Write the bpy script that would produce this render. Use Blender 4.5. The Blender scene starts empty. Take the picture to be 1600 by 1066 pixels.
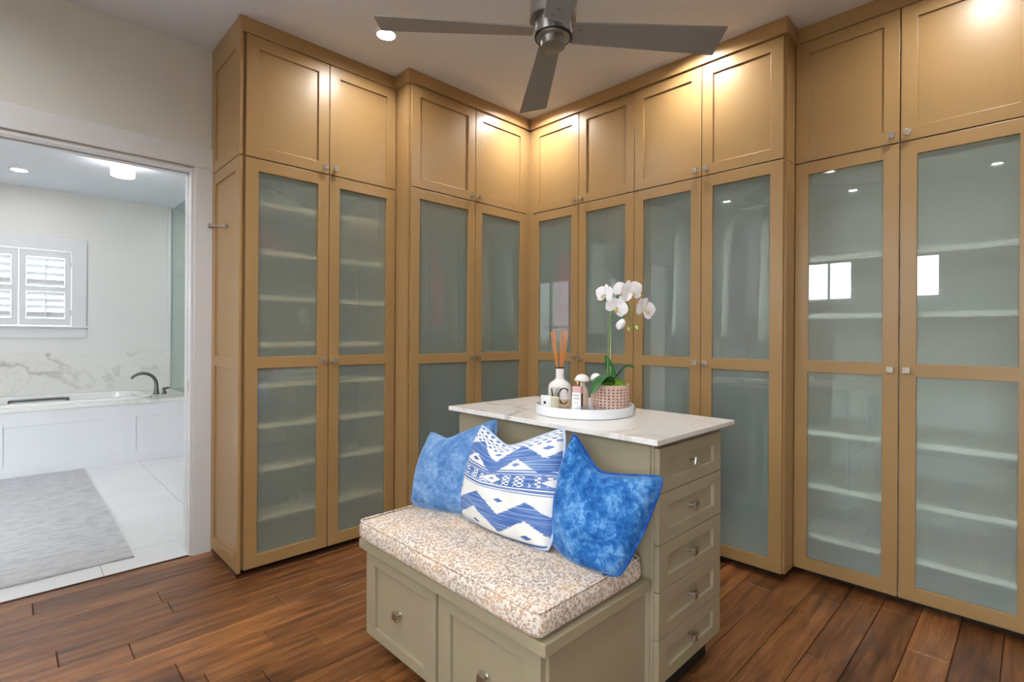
import bpy, bmesh, math, random
from mathutils import Vector, Matrix, noise
random.seed(7)
S = bpy.context.scene
COL = S.collection
PI = math.pi

# ------------------------------------------------------------------ camera
FPX, YAW, ROLL, SHIFT = 805.67, 0.794, 0.00583, -8.907
CAMH = 1.327
fwd = Vector((math.cos(YAW), math.sin(YAW), 0)); rgt = Vector((math.sin(YAW), -math.cos(YAW), 0)); upv = Vector((0, 0, 1))
r2 = rgt * math.cos(ROLL) + upv * math.sin(ROLL); u2 = -rgt * math.sin(ROLL) + upv * math.cos(ROLL)
cd = bpy.data.cameras.new('camera'); cam = bpy.data.objects.new('camera', cd); COL.objects.link(cam)
cd.sensor_width = 36; cd.lens = FPX / 1600 * 36; cd.shift_y = SHIFT / 1600; cd.clip_start = .02
cam.matrix_world = Matrix(((r2.x, u2.x, -fwd.x, 0), (r2.y, u2.y, -fwd.y, 0), (r2.z, u2.z, -fwd.z, CAMH), (0, 0, 0, 1)))
S.camera = cam
# ------------------------------------------------------------------ world, exposure
W = bpy.data.worlds.new('sky'); S.world = W; W.use_nodes = True
def world():
    t = W.node_tree; bg = t.nodes['Background']; bg.inputs[1].default_value = 12.0
    tc = t.nodes.new('ShaderNodeTexCoord'); sp = t.nodes.new('ShaderNodeSeparateXYZ'); r = t.nodes.new('ShaderNodeValToRGB')
    t.links.new(tc.outputs['Generated'], sp.inputs[0]); m = t.nodes.new('ShaderNodeMapRange'); m.inputs[1].default_value = -.12; m.inputs[2].default_value = .12
    t.links.new(sp.outputs[2], m.inputs[0]); t.links.new(m.outputs[0], r.inputs[0]); t.links.new(r.outputs[0], bg.inputs[0])
    e = r.color_ramp.elements; e[0].position = .42; e[0].color = (.16, .16, .13, 1); e[1].position = .5; e[1].color = (.86, .93, 1, 1)
world()
S.view_settings.view_transform = 'Standard'; S.view_settings.look = 'None'
S.view_settings.gamma = 1; S.view_settings.use_curve_mapping = False
S.view_settings.exposure = 0.72
LAMP = 300.0            # radiance of the recessed lights' lenses
LAMPC = (1, .99, .975)
BATHC = (1, .985, .97)

# ------------------------------------------------------------------ materials
def s2l(r, g, b):
    f = lambda c: (c / 12.92 if c <= .04045 else ((c + .055) / 1.055) ** 2.4)
    return (f(r / 255), f(g / 255), f(b / 255), 1)
class NT:
    def __init__(s, name):
        s.m = bpy.data.materials.new(name); s.m.use_nodes = True
        s.t = s.m.node_tree; s.t.nodes.clear(); s.out = s.n('ShaderNodeOutputMaterial')
    def n(s, typ, **kw):
        x = s.t.nodes.new(typ)
        for k, v in kw.items():
            if k == 'i':
                for a, b in v.items():
                    if hasattr(b, 'is_output'): s.t.links.new(b, x.inputs[a])
                    else: x.inputs[a].default_value = b
            else: setattr(x, k, v)
        return x
    def l(s, a, b): s.t.links.new(a, b)
    def math(s, op, a, b=None, c=None):
        x = s.n('ShaderNodeMath', operation=op)
        for k, v in enumerate((a, b, c)):
            if v is None: continue
            if hasattr(v, 'is_output'): s.l(v, x.inputs[k])
            else: x.inputs[k].default_value = v
        return x.outputs[0]
    def ramp(s, fac, stops, interp='LINEAR'):
        x = s.n('ShaderNodeValToRGB', i={0: fac}); e = x.color_ramp; e.interpolation = interp
        while len(e.elements) < len(stops): e.elements.new(.5)
        for k, (p, c) in enumerate(stops): e.elements[k].position = p; e.elements[k].color = c if len(c) == 4 else (*c, 1)
        return x.outputs[0]
    def mix(s, fac, a, b, blend='MIX'):
        x = s.n('ShaderNodeMix', data_type='RGBA', blend_type=blend)
        for k, v in ((0, fac), (6, a), (7, b)):
            if hasattr(v, 'is_output'): s.l(v, x.inputs[k])
            else: x.inputs[k].default_value = v
        return x.outputs[2]
    def coords(s, kind='Object', scale=(1, 1, 1), rot=(0, 0, 0), rnd=False):
        tc = s.n('ShaderNodeTexCoord').outputs[kind]
        if rnd:
            oi = s.n('ShaderNodeObjectInfo')
            a = s.n('ShaderNodeVectorMath', operation='ADD', i={0: tc}); s.l(oi.outputs['Location'], a.inputs[1]); tc = a.outputs[0]
        return s.n('ShaderNodeMapping', i={0: tc, 2: rot, 3: scale}).outputs[0]
    def noise(s, vec, scale=5, detail=3, rough=.5, dist=0):
        return s.n('ShaderNodeTexNoise', i={'Vector': vec, 'Scale': scale, 'Detail': detail, 'Roughness': rough, 'Distortion': dist}).outputs[0]
    def pbr(s, **kw):
        p = s.n('ShaderNodeBsdfPrincipled')
        nm = dict(col='Base Color', rough='Roughness', metal='Metallic', spec='Specular IOR Level', coat='Coat Weight', coatr='Coat Roughness',
                  trans='Transmission Weight', ior='IOR', sheen='Sheen Weight', sheenr='Sheen Roughness', sheent='Sheen Tint', sss='Subsurface Weight', nrm='Normal', emc='Emission Color', ems='Emission Strength', alpha='Alpha')
        for k, v in kw.items():
            i = p.inputs[nm[k]]
            if hasattr(v, 'is_output'): s.l(v, i)
            else: i.default_value = v
        s.l(p.outputs[0], s.out.inputs[0]); return p
    def fres(s, ior):      # Fresnel of a thin sheet: the same from both of its faces
        bf = s.n('ShaderNodeNewGeometry').outputs['Backfacing']
        return s.n('ShaderNodeFresnel', i={'IOR': s.n('ShaderNodeMapRange', i={0: bf, 3: ior, 4: 1 / ior}).outputs[0]}).outputs[0]
    def bump(s, h, strength=.3, dist=.01):
        return s.n('ShaderNodeBump', i={'Strength': strength, 'Distance': dist, 'Height': h}).outputs[0]
def paint(name, rgb, rough=.4, var=.03, spec=.5, bump=.0, coat=0):
    t = NT(name); c = s2l(*rgb); v = t.coords()
    n = t.noise(v, 3, 3)
    lo = tuple(x * (1 - var) for x in c[:3]) + (1,); hi = tuple(min(1, x * (1 + var)) for x in c[:3]) + (1,)
    kw = dict(col=t.ramp(n, [(.3, lo), (.7, hi)]), rough=rough, spec=spec, coat=coat)
    if bump: kw['nrm'] = t.bump(t.noise(v, 140, 2), bump, .002)
    t.pbr(**kw); return t.m
def metal(name, rgb, rough=.3):
    t = NT(name); v = t.coords(scale=(4, 4, 60)); n = t.noise(v, 8, 2)
    t.pbr(col=s2l(*rgb), metal=1.0, rough=t.n('ShaderNodeMapRange', i={0: n, 3: rough * .8, 4: rough * 1.25}).outputs[0]); return t.m
def emis(name, c, st):
    t = NT(name); e = t.n('ShaderNodeEmission', i={0: (*c, 1), 1: st}); t.l(e.outputs[0], t.out.inputs[0]); return t.m
M = {}
M['gold'] = paint('gold_lacquer', (167, 133, 87), .34, .03, .5)
M['wall'] = paint('wall_paint', (224, 223, 217), .75, .015, .3, .08)
M['ceil'] = paint('ceiling_paint', (226, 229, 237), .85, .01, .2, .05)
M['white'] = paint('white_trim_paint', (226, 227, 230), .35, .01, .5)
M['bathwall'] = paint('bathroom_wall_paint', (229, 227, 224), .7, .01, .3)
M['olive'] = paint('greige_paint', (162, 150, 124), .38, .03, .5)
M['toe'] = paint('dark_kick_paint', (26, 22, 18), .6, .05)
M['inner'] = paint('cabinet_interior', (232, 231, 226), .5, .03)
M['innerw'] = paint('warm_cabinet_interior', (228, 206, 172), .5, .03)
M['nickel'] = metal('brushed_nickel', (196, 190, 180), .28)
M['pewter'] = metal('pewter_tap', (120, 118, 114), .3)
M['fan_steel'] = metal('fan_brushed_steel', (176, 174, 172), .3)
M['blade'] = paint('fan_blade_grey', (150, 150, 151), .45, .02, .4)
M['ceramic'] = paint('white_ceramic', (232, 228, 224), .25, .01, .5)
M['bone'] = paint('bone_ceramic', (214, 198, 178), .35, .05, .5)
M['black'] = paint('black_ink', (20, 20, 22), .4, .0)
M['paper'] = paint('white_label_paper', (238, 238, 236), .6, .0)
M['wax'] = paint('cream_wax', (246, 238, 208), .45, .01)
M['trayw'] = paint('white_lacquer_tray', (232, 233, 236), .2, .0)
M['tub'] = paint('tub_acrylic', (240, 240, 238), .12, .0)
M['lens'] = emis('downlight_lens', LAMPC, LAMP)
M['lensb'] = emis('bath_lamp_lens', BATHC, 95)
M['drum'] = emis('bath_drum_shade', BATHC, 12)

def mk_pane():
    # etched pane: the smooth front reflects, the etched back face (slot 1) scatters
    t = NT('pane_front')
    tr = t.n('ShaderNodeBsdfTransparent', i={0: s2l(245, 251, 248)}); g = t.n('ShaderNodeBsdfAnisotropic', i={'Color': (1, 1, 1, 1), 'Roughness': .012})
    fr = t.fres(1.8)
    o = t.n('ShaderNodeMixShader', i={0: fr}); t.l(tr.outputs[0], o.inputs[1]); t.l(g.outputs[0], o.inputs[2]); t.l(o.outputs[0], t.out.inputs[0])
    e = NT('pane_etched_back')
    d = e.n('ShaderNodeBsdfDiffuse', i={0: s2l(230, 238, 234)}); tl = e.n('ShaderNodeBsdfTranslucent', i={0: s2l(238, 243, 240)})
    f1 = e.n('ShaderNodeMixShader', i={0: .3}); e.l(d.outputs[0], f1.inputs[1]); e.l(tl.outputs[0], f1.inputs[2])
    rf = e.n('ShaderNodeBsdfRefraction', i={'Color': s2l(252, 255, 253), 'Roughness': .22, 'IOR': 1.25})
    b = e.n('ShaderNodeMixShader', i={0: .40}); e.l(rf.outputs[0], b.inputs[1]); e.l(f1.outputs[0], b.inputs[2]); e.l(b.outputs[0], e.out.inputs[0])
    return [t.m, e.m]
M['pane'] = mk_pane()
def mk_glass(name, col, rough=0., ior=1.45):
    t = NT(name); t.pbr(col=col, trans=1.0, rough=rough, ior=ior); return t.m
def mk_thin(name, tint, fac):
    t = NT(name)
    tr = t.n('ShaderNodeBsdfTransparent', i={0: tint}); g = t.n('ShaderNodeBsdfAnisotropic', i={'Roughness': .01})
    fr = t.fres(fac)
    o = t.n('ShaderNodeMixShader', i={0: fr}); t.l(tr.outputs[0], o.inputs[1]); t.l(g.outputs[0], o.inputs[2])
    t.l(o.outputs[0], t.out.inputs[0]); return t.m
M['shower'] = mk_thin('shower_glass', (.80, .89, .87, 1), 1.5)
M['glass'] = mk_thin('clear_glass', (.97, .98, .97, 1), 1.5)
M['pinkglass'] = paint('pink_perfume', (226, 178, 180), .06, .02, .6)
M['crystal'] = mk_thin('crystal_glass', (.93, .94, .97, 1), 1.9)
M['wglass'] = mk_thin('window_glass', (.97, .98, .98, 1), 1.45)

def mk_marble(name, base, vein, sc=1.6, w=.035, rough=.12):
    t = NT(name); v = t.coords('Object', (1, 1, 1), (.3, .5, .6))
    n1 = t.noise(v, sc, 5, .55, .6); a = t.math('ABSOLUTE', t.math('SUBTRACT', n1, .5))
    n2 = t.noise(v, sc * 2.3, 5, .6, 1.2); b = t.math('ABSOLUTE', t.math('SUBTRACT', n2, .52))
    va = t.ramp(a, [(0, (1, 1, 1)), (w, (0, 0, 0))]); vb = t.ramp(b, [(0, (.45, .45, .45)), (w * .6, (0, 0, 0))])
    msk = t.noise(v, sc * .8, 2); mk = t.ramp(msk, [(.42, (0, 0, 0)), (.62, (1, 1, 1))])
    f = t.math('MULTIPLY', t.math('MAXIMUM', va, vb), mk)
    cl = t.ramp(t.noise(v, sc * .7, 3), [(.35, base), (.75, tuple(x * .93 for x in base[:3]) + (1,))])
    t.pbr(col=t.mix(f, cl, vein), rough=rough, spec=.5); return t.m
M['quartz'] = mk_marble('quartz_top', s2l(232, 229, 224), s2l(176, 162, 142), 1.1, .016, .12)
M['marble'] = mk_marble('calacatta_marble', s2l(234, 232, 226), s2l(176, 173, 166), 1.2, .022, .15)
def mk_wood():
    t = NT('scraped_hickory')
    oi = t.n('ShaderNodeObjectInfo'); rnd = oi.outputs['Random']
    v = t.coords('Object', (1.3, 16, 16), rnd=True)
    g = t.noise(v, 1.6, 6, .62, .7)
    v2 = t.coords('Object', (3.2, 90, 90), rnd=True); fine = t.noise(v2, 2.2, 4, .6)
    v3 = t.coords('Object', (1.6, 5, 5), rnd=True); big = t.noise(v3, 1.5, 4, .6, .8)
    base = t.ramp(g, [(.22, s2l(72, 42, 23)), (.45, s2l(124, 79, 45)), (.62, s2l(154, 103, 60)), (.85, s2l(176, 121, 73))])
    tint = t.ramp(rnd, [(0, (.62, .57, .54)), (.35, (.88, .85, .82)), (.7, (1.02, 1.02, 1)), (1, (1.3, 1.28, 1.2))])
    c = t.mix(1.0, base, tint, 'MULTIPLY')
    dk = t.ramp(big, [(.32, (.28, .24, .22)), (.47, (1, 1, 1))])
    c = t.mix(.62, c, dk, 'MULTIPLY')
    fn = t.ramp(fine, [(.32, (.55, .52, .5)), (.6, (1.05, 1.05, 1.05))]); c = t.mix(.8, c, fn, 'MULTIPLY')
    vs = t.coords('Object', (.9, 26, 1), rnd=True); scr = t.noise(vs, 1.4, 2, .5, .2)
    vs2 = t.coords('Object', (5, 9, 1), rnd=True); sc2 = t.noise(vs2, 1.2, 2)
    h = t.math('ADD', t.math('MULTIPLY', scr, 1.0), t.math('MULTIPLY', sc2, .35)); h = t.math('ADD', h, t.math('MULTIPLY', fine, .06))
    ro = t.n('ShaderNodeMapRange', i={0: fine, 3: .22, 4: .42}).outputs[0]
    t.pbr(col=c, rough=ro, spec=.5, nrm=t.bump(h, .55, .006)); return t.m
M['wood'] = mk_wood()
M['wood_gap'] = paint('floor_joint_brown', (74, 46, 28), .8, .1)
def mk_tile():
    t = NT('white_floor_tile'); v = t.coords('Object', (1, 1, 1), rnd=True); n = t.noise(v, 2, 4, .5, 1)
    t.pbr(col=t.ramp(n, [(.3, s2l(232, 233, 235)), (.7, s2l(240, 241, 242))]), rough=.08, spec=.5); return t.m
M['tile'] = mk_tile()
M['grout'] = paint('grey_grout', (196, 196, 198), .8, .02)
def mk_rug():
    t = NT('grey_rug'); v = t.coords('Object', (2.4, 7.0, 1)); n = t.noise(v, 3.6, 8, .78, .3); v2 = t.coords('Object', (20, 90, 1)); f = t.noise(v2, 3, 3, .6)
    c = t.ramp(n, [(.40, s2l(184, 185, 188)), (.52, s2l(204, 204, 206)), (.7, s2l(214, 214, 214))])
    c = t.mix(.5, c, t.ramp(f, [(.35, (.90, .90, .91)), (.55, (1, 1, 1))]), 'MULTIPLY')
    t.pbr(col=c, rough=.95, spec=.1, nrm=t.bump(f, .5, .004)); return t.m
M['rug'] = mk_rug()
def mk_leopard():
    t = NT('leopard_fabric'); v = t.coords('Object', (1, 1, 1))
    wv = t.n('ShaderNodeTexNoise', i={'Vector': v, 'Scale': 60, 'Detail': 2})
    a = t.n('ShaderNodeVectorMath', operation='SCALE', i={0: wv.outputs[1], 'Scale': .009}); b = t.n('ShaderNodeVectorMath', operation='ADD', i={0: v}); t.l(a.outputs[0], b.inputs[1])
    vo = t.n('ShaderNodeTexVoronoi', i={'Vector': b.outputs[0], 'Scale': 92, 'Randomness': .9}); d = vo.outputs['Distance']
    ring = t.ramp(d, [(.22, (0, 0, 0)), (.30, (1, 1, 1)), (.46, (1, 1, 1)), (.54, (0, 0, 0))])
    gap = t.ramp(t.noise(v, 85, 2), [(.36, (0, 0, 0)), (.42, (1, 1, 1))])
    f = t.math('MULTIPLY', ring, gap)
    hue = t.noise(v, 9, 2); bc = t.ramp(hue, [(.35, s2l(118, 92, 84)), (.5, s2l(158, 116, 72)), (.65, s2l(190, 134, 66))])
    base = t.ramp(t.noise(v, 20, 2), [(.3, s2l(214, 198, 184)), (.7, s2l(226, 216, 206))])
    inner = t.ramp(d, [(.10, s2l(210, 180, 148)), (.24, s2l(232, 222, 210))]); base = t.mix(.5, base, inner)
    t.pbr(col=t.mix(t.math('MULTIPLY', f, .78), base, bc), rough=.85, spec=.2, nrm=t.bump(t.noise(v, 400, 2), .15, .002)); return t.m
M['leopard'] = mk_leopard()
def mk_velvet(name, dark, mid, light):
    t = NT(name); v = t.coords('Object', (1, 1, 1)); n = t.noise(v, 8, 5, .7, .8); n2 = t.noise(v, 46, 5, .75, .6)
    m = t.math('ADD', t.math('MULTIPLY', n, .55), t.math('MULTIPLY', n2, .45))
    c = t.ramp(m, [(.40, dark), (.5, mid), (.61, light)])  # mottling; its light tones paint crushed-velvet highlights into the colour
    t.pbr(col=c, rough=.75, spec=.15, sheen=.6, sheenr=.35, sheent=(.55, .72, 1, 1), nrm=t.bump(m, .25, .012)); return t.m
M['velvet'] = mk_velvet('blue_velvet', s2l(20, 72, 134), s2l(42, 106, 174), s2l(112, 164, 212))
M['velvet2'] = mk_velvet('dusty_blue_velvet', s2l(66, 108, 164), s2l(96, 138, 190), s2l(140, 172, 212))
M['piping_blue'] = mk_velvet('blue_piping_velvet', s2l(12, 50, 122), s2l(24, 78, 156), s2l(60, 110, 180))
def mk_ikat():
    t = NT('ikat_fabric'); uv = t.n('ShaderNodeTexCoord').outputs['UV']; sp = t.n('ShaderNodeSeparateXYZ', i={0: uv}); u, v0 = sp.outputs[0], sp.outputs[1]
    str_ = t.noise(t.n('ShaderNodeMapping', i={0: uv, 3: (2, 90, 1)}).outputs[0], 1.0, 3, .6)
    jag = t.noise(t.n('ShaderNodeMapping', i={0: uv, 3: (1, 70, 1)}).outputs[0], 1.3, 2, .6)
    uj = t.math('ADD', u, t.math('MULTIPLY', t.math('SUBTRACT', jag, .5), .10))
    v = v0
    tri = lambda x, n, ph: t.math('ABSOLUTE', t.math('SUBTRACT', t.math('FRACT', t.math('ADD', t.math('MULTIPLY', x, n), ph)), .5))   # 0..0.5
    def band(c, amp, w, n, ph):   # zigzag
        z = t.math('ADD', c, t.math('MULTIPLY', t.math('SUBTRACT', tri(uj, n, ph), .25), amp))
        return t.math('LESS_THAN', t.math('ABSOLUTE', t.math('SUBTRACT', v, z)), w)
    z1 = band(.755, .34, .076, 2.1, .58); z2 = band(.21, .32, .078, 1.9, .43)
    inb = lambda a, b: t.math('MULTIPLY', t.math('GREATER_THAN', v, a), t.math('LESS_THAN', v, b))
    mid = inb(.43, .65); top = inb(.885, 1.01); bot = inb(-.01, .035)
    # small lozenges in the white triangles
    def loz(c, n, ph, hw, hh):
        du = t.math('DIVIDE', tri(u, n, ph), hw); dv = t.math('DIVIDE', t.math('ABSOLUTE', t.math('SUBTRACT', v, c)), hh)
        return t.math('LESS_THAN', t.math('ADD', du, dv), 1.0)
    l1 = loz(.70, 2.1, .08, .10, .022); l2 = loz(.84, 2.1, .58, .10, .02); l3 = loz(.335, 1.9, .43, .10, .02); l4 = loz(.075, 1.9, .93, .10, .02)
    blue = t.math('MAXIMUM', t.math('MAXIMUM', z1, z2), t.math('MAXIMUM', t.math('MAXIMUM', l1, l2), t.math('MAXIMUM', l3, l4)))
    # middle stripe: stripes at its edges and white diamonds
    d1 = t.math('LESS_THAN', t.math('ADD', t.math('MULTIPLY', tri(u, 1.75, .72), 1.7), t.math('MULTIPLY', t.math('ABSOLUTE', t.math('SUBTRACT', v, .54)), 6.5)), .33)
    d1c = t.math('LESS_THAN', t.math('ADD', t.math('MULTIPLY', tri(u, 1.75, .72), 2.0), t.math('MULTIPLY', t.math('ABSOLUTE', t.math('SUBTRACT', v, .54)), 8)), .12)
    chk = t.n('ShaderNodeTexChecker', i={0: t.n('ShaderNodeMapping', i={0: uv, 3: (34, 58, 1)}).outputs[0], 'Scale': 1.0}).outputs[1]
    chk = t.math('MULTIPLY', t.math('MULTIPLY', chk, inb(.49, .59)), t.math('GREATER_THAN', tri(u, 8, .1), .16))
    dia = t.math('MAXIMUM', t.math('SUBTRACT', d1, d1c), t.math('MULTIPLY', chk, t.math('GREATER_THAN', t.noise(uv, 9, 1), .45)))
    sline = t.math('GREATER_THAN', t.math('FRACT', t.math('MULTIPLY', v, 32)), .34)
    edge = t.math('SUBTRACT', 1, inb(.48, .60))
    midb = t.math('MULTIPLY', mid, t.math('MULTIPLY', t.math('SUBTRACT', 1, dia), t.math('MAXIMUM', sline, t.math('SUBTRACT', 1, edge))))
    topb = t.math('MULTIPLY', top, t.math('MULTIPLY', sline, t.math('LESS_THAN', chk_top(t, uv), .5)))
    blue = t.math('MAXIMUM', t.math('MAXIMUM', blue, midb), t.math('MAXIMUM', topb, bot))
    bc = t.ramp(str_, [(.30, s2l(56, 86, 150)), (.50, s2l(84, 118, 178)), (.62, s2l(150, 172, 208))])
    wc = t.ramp(t.noise(uv, 4, 2), [(.3, s2l(228, 228, 222)), (.7, s2l(240, 239, 234))])
    t.pbr(col=t.mix(blue, wc, bc), rough=.85, spec=.2); return t.m
def chk_top(t, uv):
    return t.math('MULTIPLY', t.n('ShaderNodeTexChecker', i={0: t.n('ShaderNodeMapping', i={0: uv, 3: (26, 44, 1)}).outputs[0], 'Scale': 1.0}).outputs[1], 1.0)
M['ikat'] = mk_ikat(); M['ikatpipe'] = paint('ikat_piping', (188, 200, 224), .85, .05)
def mk_noise2(name, a, b, sc, rough=.6, bump=0, spec=.4, sss=0):
    t = NT(name); v = t.coords(); n = t.noise(v, sc, 4, .6)
    kw = dict(col=t.ramp(n, [(.35, s2l(*a)), (.65, s2l(*b))]), rough=rough, spec=spec)
    if bump: kw['nrm'] = t.bump(n, bump, .01)
    t.pbr(**kw); return t.m
M['leaf'] = mk_noise2('orchid_leaf', (28, 84, 40), (62, 122, 66), 25, .35)
M['moss'] = mk_noise2('moss', (74, 122, 22), (138, 178, 48), 160, .95, .8)
M['stem'] = mk_noise2('orchid_stem', (84, 128, 62), (120, 160, 84), 40, .5)
M['petal'] = mk_noise2('orchid_petal', (238, 234, 238), (248, 246, 248), 30, .5)
M['lip'] = mk_noise2('orchid_lip', (196, 132, 28), (236, 222, 150), 60, .5)
M['bud'] = mk_noise2('orchid_bud', (150, 196, 96), (186, 216, 130), 30, .5)
M['terra'] = mk_noise2('blush_pot', (196, 162, 146), (214, 184, 168), 60, .6)
M['terrad'] = mk_noise2('blush_pot_hole', (126, 84, 66), (142, 96, 78), 60, .7)
M['reed'] = mk_noise2('reed', (198, 120, 56), (224, 150, 82), 40, .7)
M['stake'] = mk_noise2('bamboo_stake', (190, 176, 138), (206, 194, 160), 40, .6)
M['bottle'] = mk_noise2('bottle_white', (230, 224, 222), (240, 236, 234), 10, .15)
M['amber'] = mk_noise2('bottle_amber_band', (206, 180, 140), (222, 200, 166), 10, .2)
M['goldcap'] = metal('gold_cap', (176, 152, 108), .3)
CLOTH = {}
def cloth(rgb):
    if rgb not in CLOTH: CLOTH[rgb] = mk_noise2('cloth_%d' % len(CLOTH), tuple(int(x * .9) for x in rgb), rgb, 12, .9, .1, .1)
    return CLOTH[rgb]

# ------------------------------------------------------------------ mesh helpers
class MB:
    def __init__(s): s.v = []; s.f = []; s.mi = []; s.uv = None
    def add(s, vs, fs, mi=0):
        o = len(s.v); s.v += [tuple(x) for x in vs]; s.f += [tuple(i + o for i in f) for f in fs]; s.mi += [mi] * len(fs); return s
    def box(s, x0, x1, y0, y1, z0, z1, mi=0):
        return s.add([(x0, y0, z0), (x1, y0, z0), (x1, y1, z0), (x0, y1, z0), (x0, y0, z1), (x1, y0, z1), (x1, y1, z1), (x0, y1, z1)],
                     [(0, 3, 2, 1), (4, 5, 6, 7), (0, 1, 5, 4), (1, 2, 6, 5), (2, 3, 7, 6), (3, 0, 4, 7)], mi)
    def lathe(s, prof, c=(0, 0, 0), n=32, mi=0, cap=True, mifn=None):
        vs = []; fs = []; m = len(prof)
        for r, z in prof:
            for k in range(n):
                a = 2 * PI * k / n; vs.append((c[0] + r * math.cos(a), c[1] + r * math.sin(a), c[2] + z))
        o = len(s.v); s.v += vs
        for j in range(m - 1):
            for k in range(n):
                k2 = (k + 1) % n; s.f.append((o + j * n + k, o + j * n + k2, o + (j + 1) * n + k2, o + (j + 1) * n + k)); s.mi.append(mifn(j) if mifn else mi)
        if cap:
            s.f.append(tuple(o + k for k in reversed(range(n)))); s.mi.append(mifn(0) if mifn else mi)
            s.f.append(tuple(o + (m - 1) * n + k for k in range(n))); s.mi.append(mifn(m - 2) if mifn else mi)
        return s
    def tube(s, pts, rad, n=8, mi=0, closed=False):
        pts = [Vector(p) for p in pts]; L = len(pts); o = len(s.v); prev = None
        for i, p in enumerate(pts):
            if closed: t = (pts[(i + 1) % L] - pts[i - 1])
            else: t = pts[min(i + 1, L - 1)] - pts[max(i - 1, 0)]
            t.normalize()
            if prev is None:
                a = Vector((0, 0, 1)) if abs(t.z) < .9 else Vector((1, 0, 0)); u = t.cross(a).normalized()
            else: u = (prev - t * prev.dot(t)).normalized()
            prev = u; w = t.cross(u); r = rad[i] if isinstance(rad, (list, tuple)) else rad
            for k in range(n):
                a = 2 * PI * k / n; s.v.append(tuple(p + u * (r * math.cos(a)) + w * (r * math.sin(a))))
        for i in range(L if closed else L - 1):
            i2 = (i + 1) % L
            for k in range(n):
                k2 = (k + 1) % n; s.f.append((o + i * n + k, o + i * n + k2, o + i2 * n + k2, o + i2 * n + k)); s.mi.append(mi)
        if not closed:
            s.f.append(tuple(o + k for k in reversed(range(n)))); s.f.append(tuple(o + (L - 1) * n + k for k in range(n))); s.mi += [mi, mi]
        return s
    def grid(s, fn, nu, nv, mi=0):
        o = len(s.v)
        for j in range(nv + 1):
            for i in range(nu + 1): s.v.append(tuple(fn(i / nu, j / nv)))
        for j in range(nv):
            for i in range(nu):
                a = o + j * (nu + 1) + i; s.f.append((a, a + 1, a + nu + 2, a + nu + 1)); s.mi.append(mi)
        return s
    def frame(s, xs, zs, holes, y0, y1, mi=0):
        """board in the xz plane between depths y0 (front) and y1, with some grid cells cut out; welded"""
        nx, nz = len(xs), len(zs); o = len(s.v)
        for y in (y0, y1):
            for z in zs:
                for x in xs: s.v.append((x, y, z))
        I = lambda i, j, b: o + b * nx * nz + j * nx + i
        solid = lambda i, j: 0 <= i < nx - 1 and 0 <= j < nz - 1 and (i, j) not in holes
        def F(*q): s.f.append(q); s.mi.append(mi)
        for j in range(nz - 1):
            for i in range(nx - 1):
                if not solid(i, j): continue
                F(I(i, j, 0), I(i + 1, j, 0), I(i + 1, j + 1, 0), I(i, j + 1, 0)); F(I(i, j, 1), I(i, j + 1, 1), I(i + 1, j + 1, 1), I(i + 1, j, 1))
                if not solid(i - 1, j): F(I(i, j, 0), I(i, j + 1, 0), I(i, j + 1, 1), I(i, j, 1))
                if not solid(i + 1, j): F(I(i + 1, j, 0), I(i + 1, j, 1), I(i + 1, j + 1, 1), I(i + 1, j + 1, 0))
                if not solid(i, j - 1): F(I(i, j, 0), I(i, j, 1), I(i + 1, j, 1), I(i + 1, j, 0))
                if not solid(i, j + 1): F(I(i, j + 1, 0), I(i + 1, j + 1, 0), I(i + 1, j + 1, 1), I(i, j + 1, 1))
        return s
    def map(s, fn): s.v = [tuple(fn(Vector(p))) for p in s.v]; return s
def mesh(name, mb, mats, smooth=False):
    me = bpy.data.meshes.new(name); me.from_pydata(mb.v, [], mb.f)
    for m in (mats if isinstance(mats, (list, tuple)) else [mats]): me.materials.append(m)
    me.polygons.foreach_set('material_index', mb.mi)
    if smooth: me.polygons.foreach_set('use_smooth', [True] * len(me.polygons))
    me.update(); return me
def obj(name, mb, mats, parent=None, loc=(0, 0, 0), rot=(0, 0, 0), smooth=False, bevel=0, seg=2, angle=None, fix=True):
    me = mb if isinstance(mb, bpy.types.Mesh) else mesh(name, mb, mats, smooth)
    if fix and not isinstance(mb, bpy.types.Mesh):
        b = bmesh.new(); b.from_mesh(me); bmesh.ops.recalc_face_normals(b, faces=b.faces); b.to_mesh(me); b.free()
    if angle is not None and smooth: me.set_sharp_from_angle(angle=math.radians(angle))
    o = bpy.data.objects.new(name, me); COL.objects.link(o); o.location = loc; o.rotation_euler = rot
    if parent is not None: o.parent = parent
    if bevel:
        m = o.modifiers.new('bevel', 'BEVEL'); m.width = bevel; m.segments = seg; m.limit_method = 'ANGLE'; m.angle_limit = math.radians(40)
    return o
def tag(o, label=None, cat=None, group=None, kind=None):
    for k, v in (('label', label), ('category', cat), ('group', group), ('kind', kind)):
        if v: o[k] = v
    return o
def thing(name, label, cat, loc=(0, 0, 0), rz=0, group=None):
    o = bpy.data.objects.new(name, None); COL.objects.link(o); o.location = loc; o.rotation_euler = (0, 0, rz); o.empty_display_size = .05
    return tag(o, label, cat, group)
def struct(name, mb=None, mats=None, loc=(0, 0, 0), **kw):
    if mb is None:
        o = bpy.data.objects.new(name, None); COL.objects.link(o); o.location = loc
    else: o = obj(name, mb, mats, None, loc, **kw)
    o['kind'] = 'structure'; return o
B = lambda *a: MB().box(*a)

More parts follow.
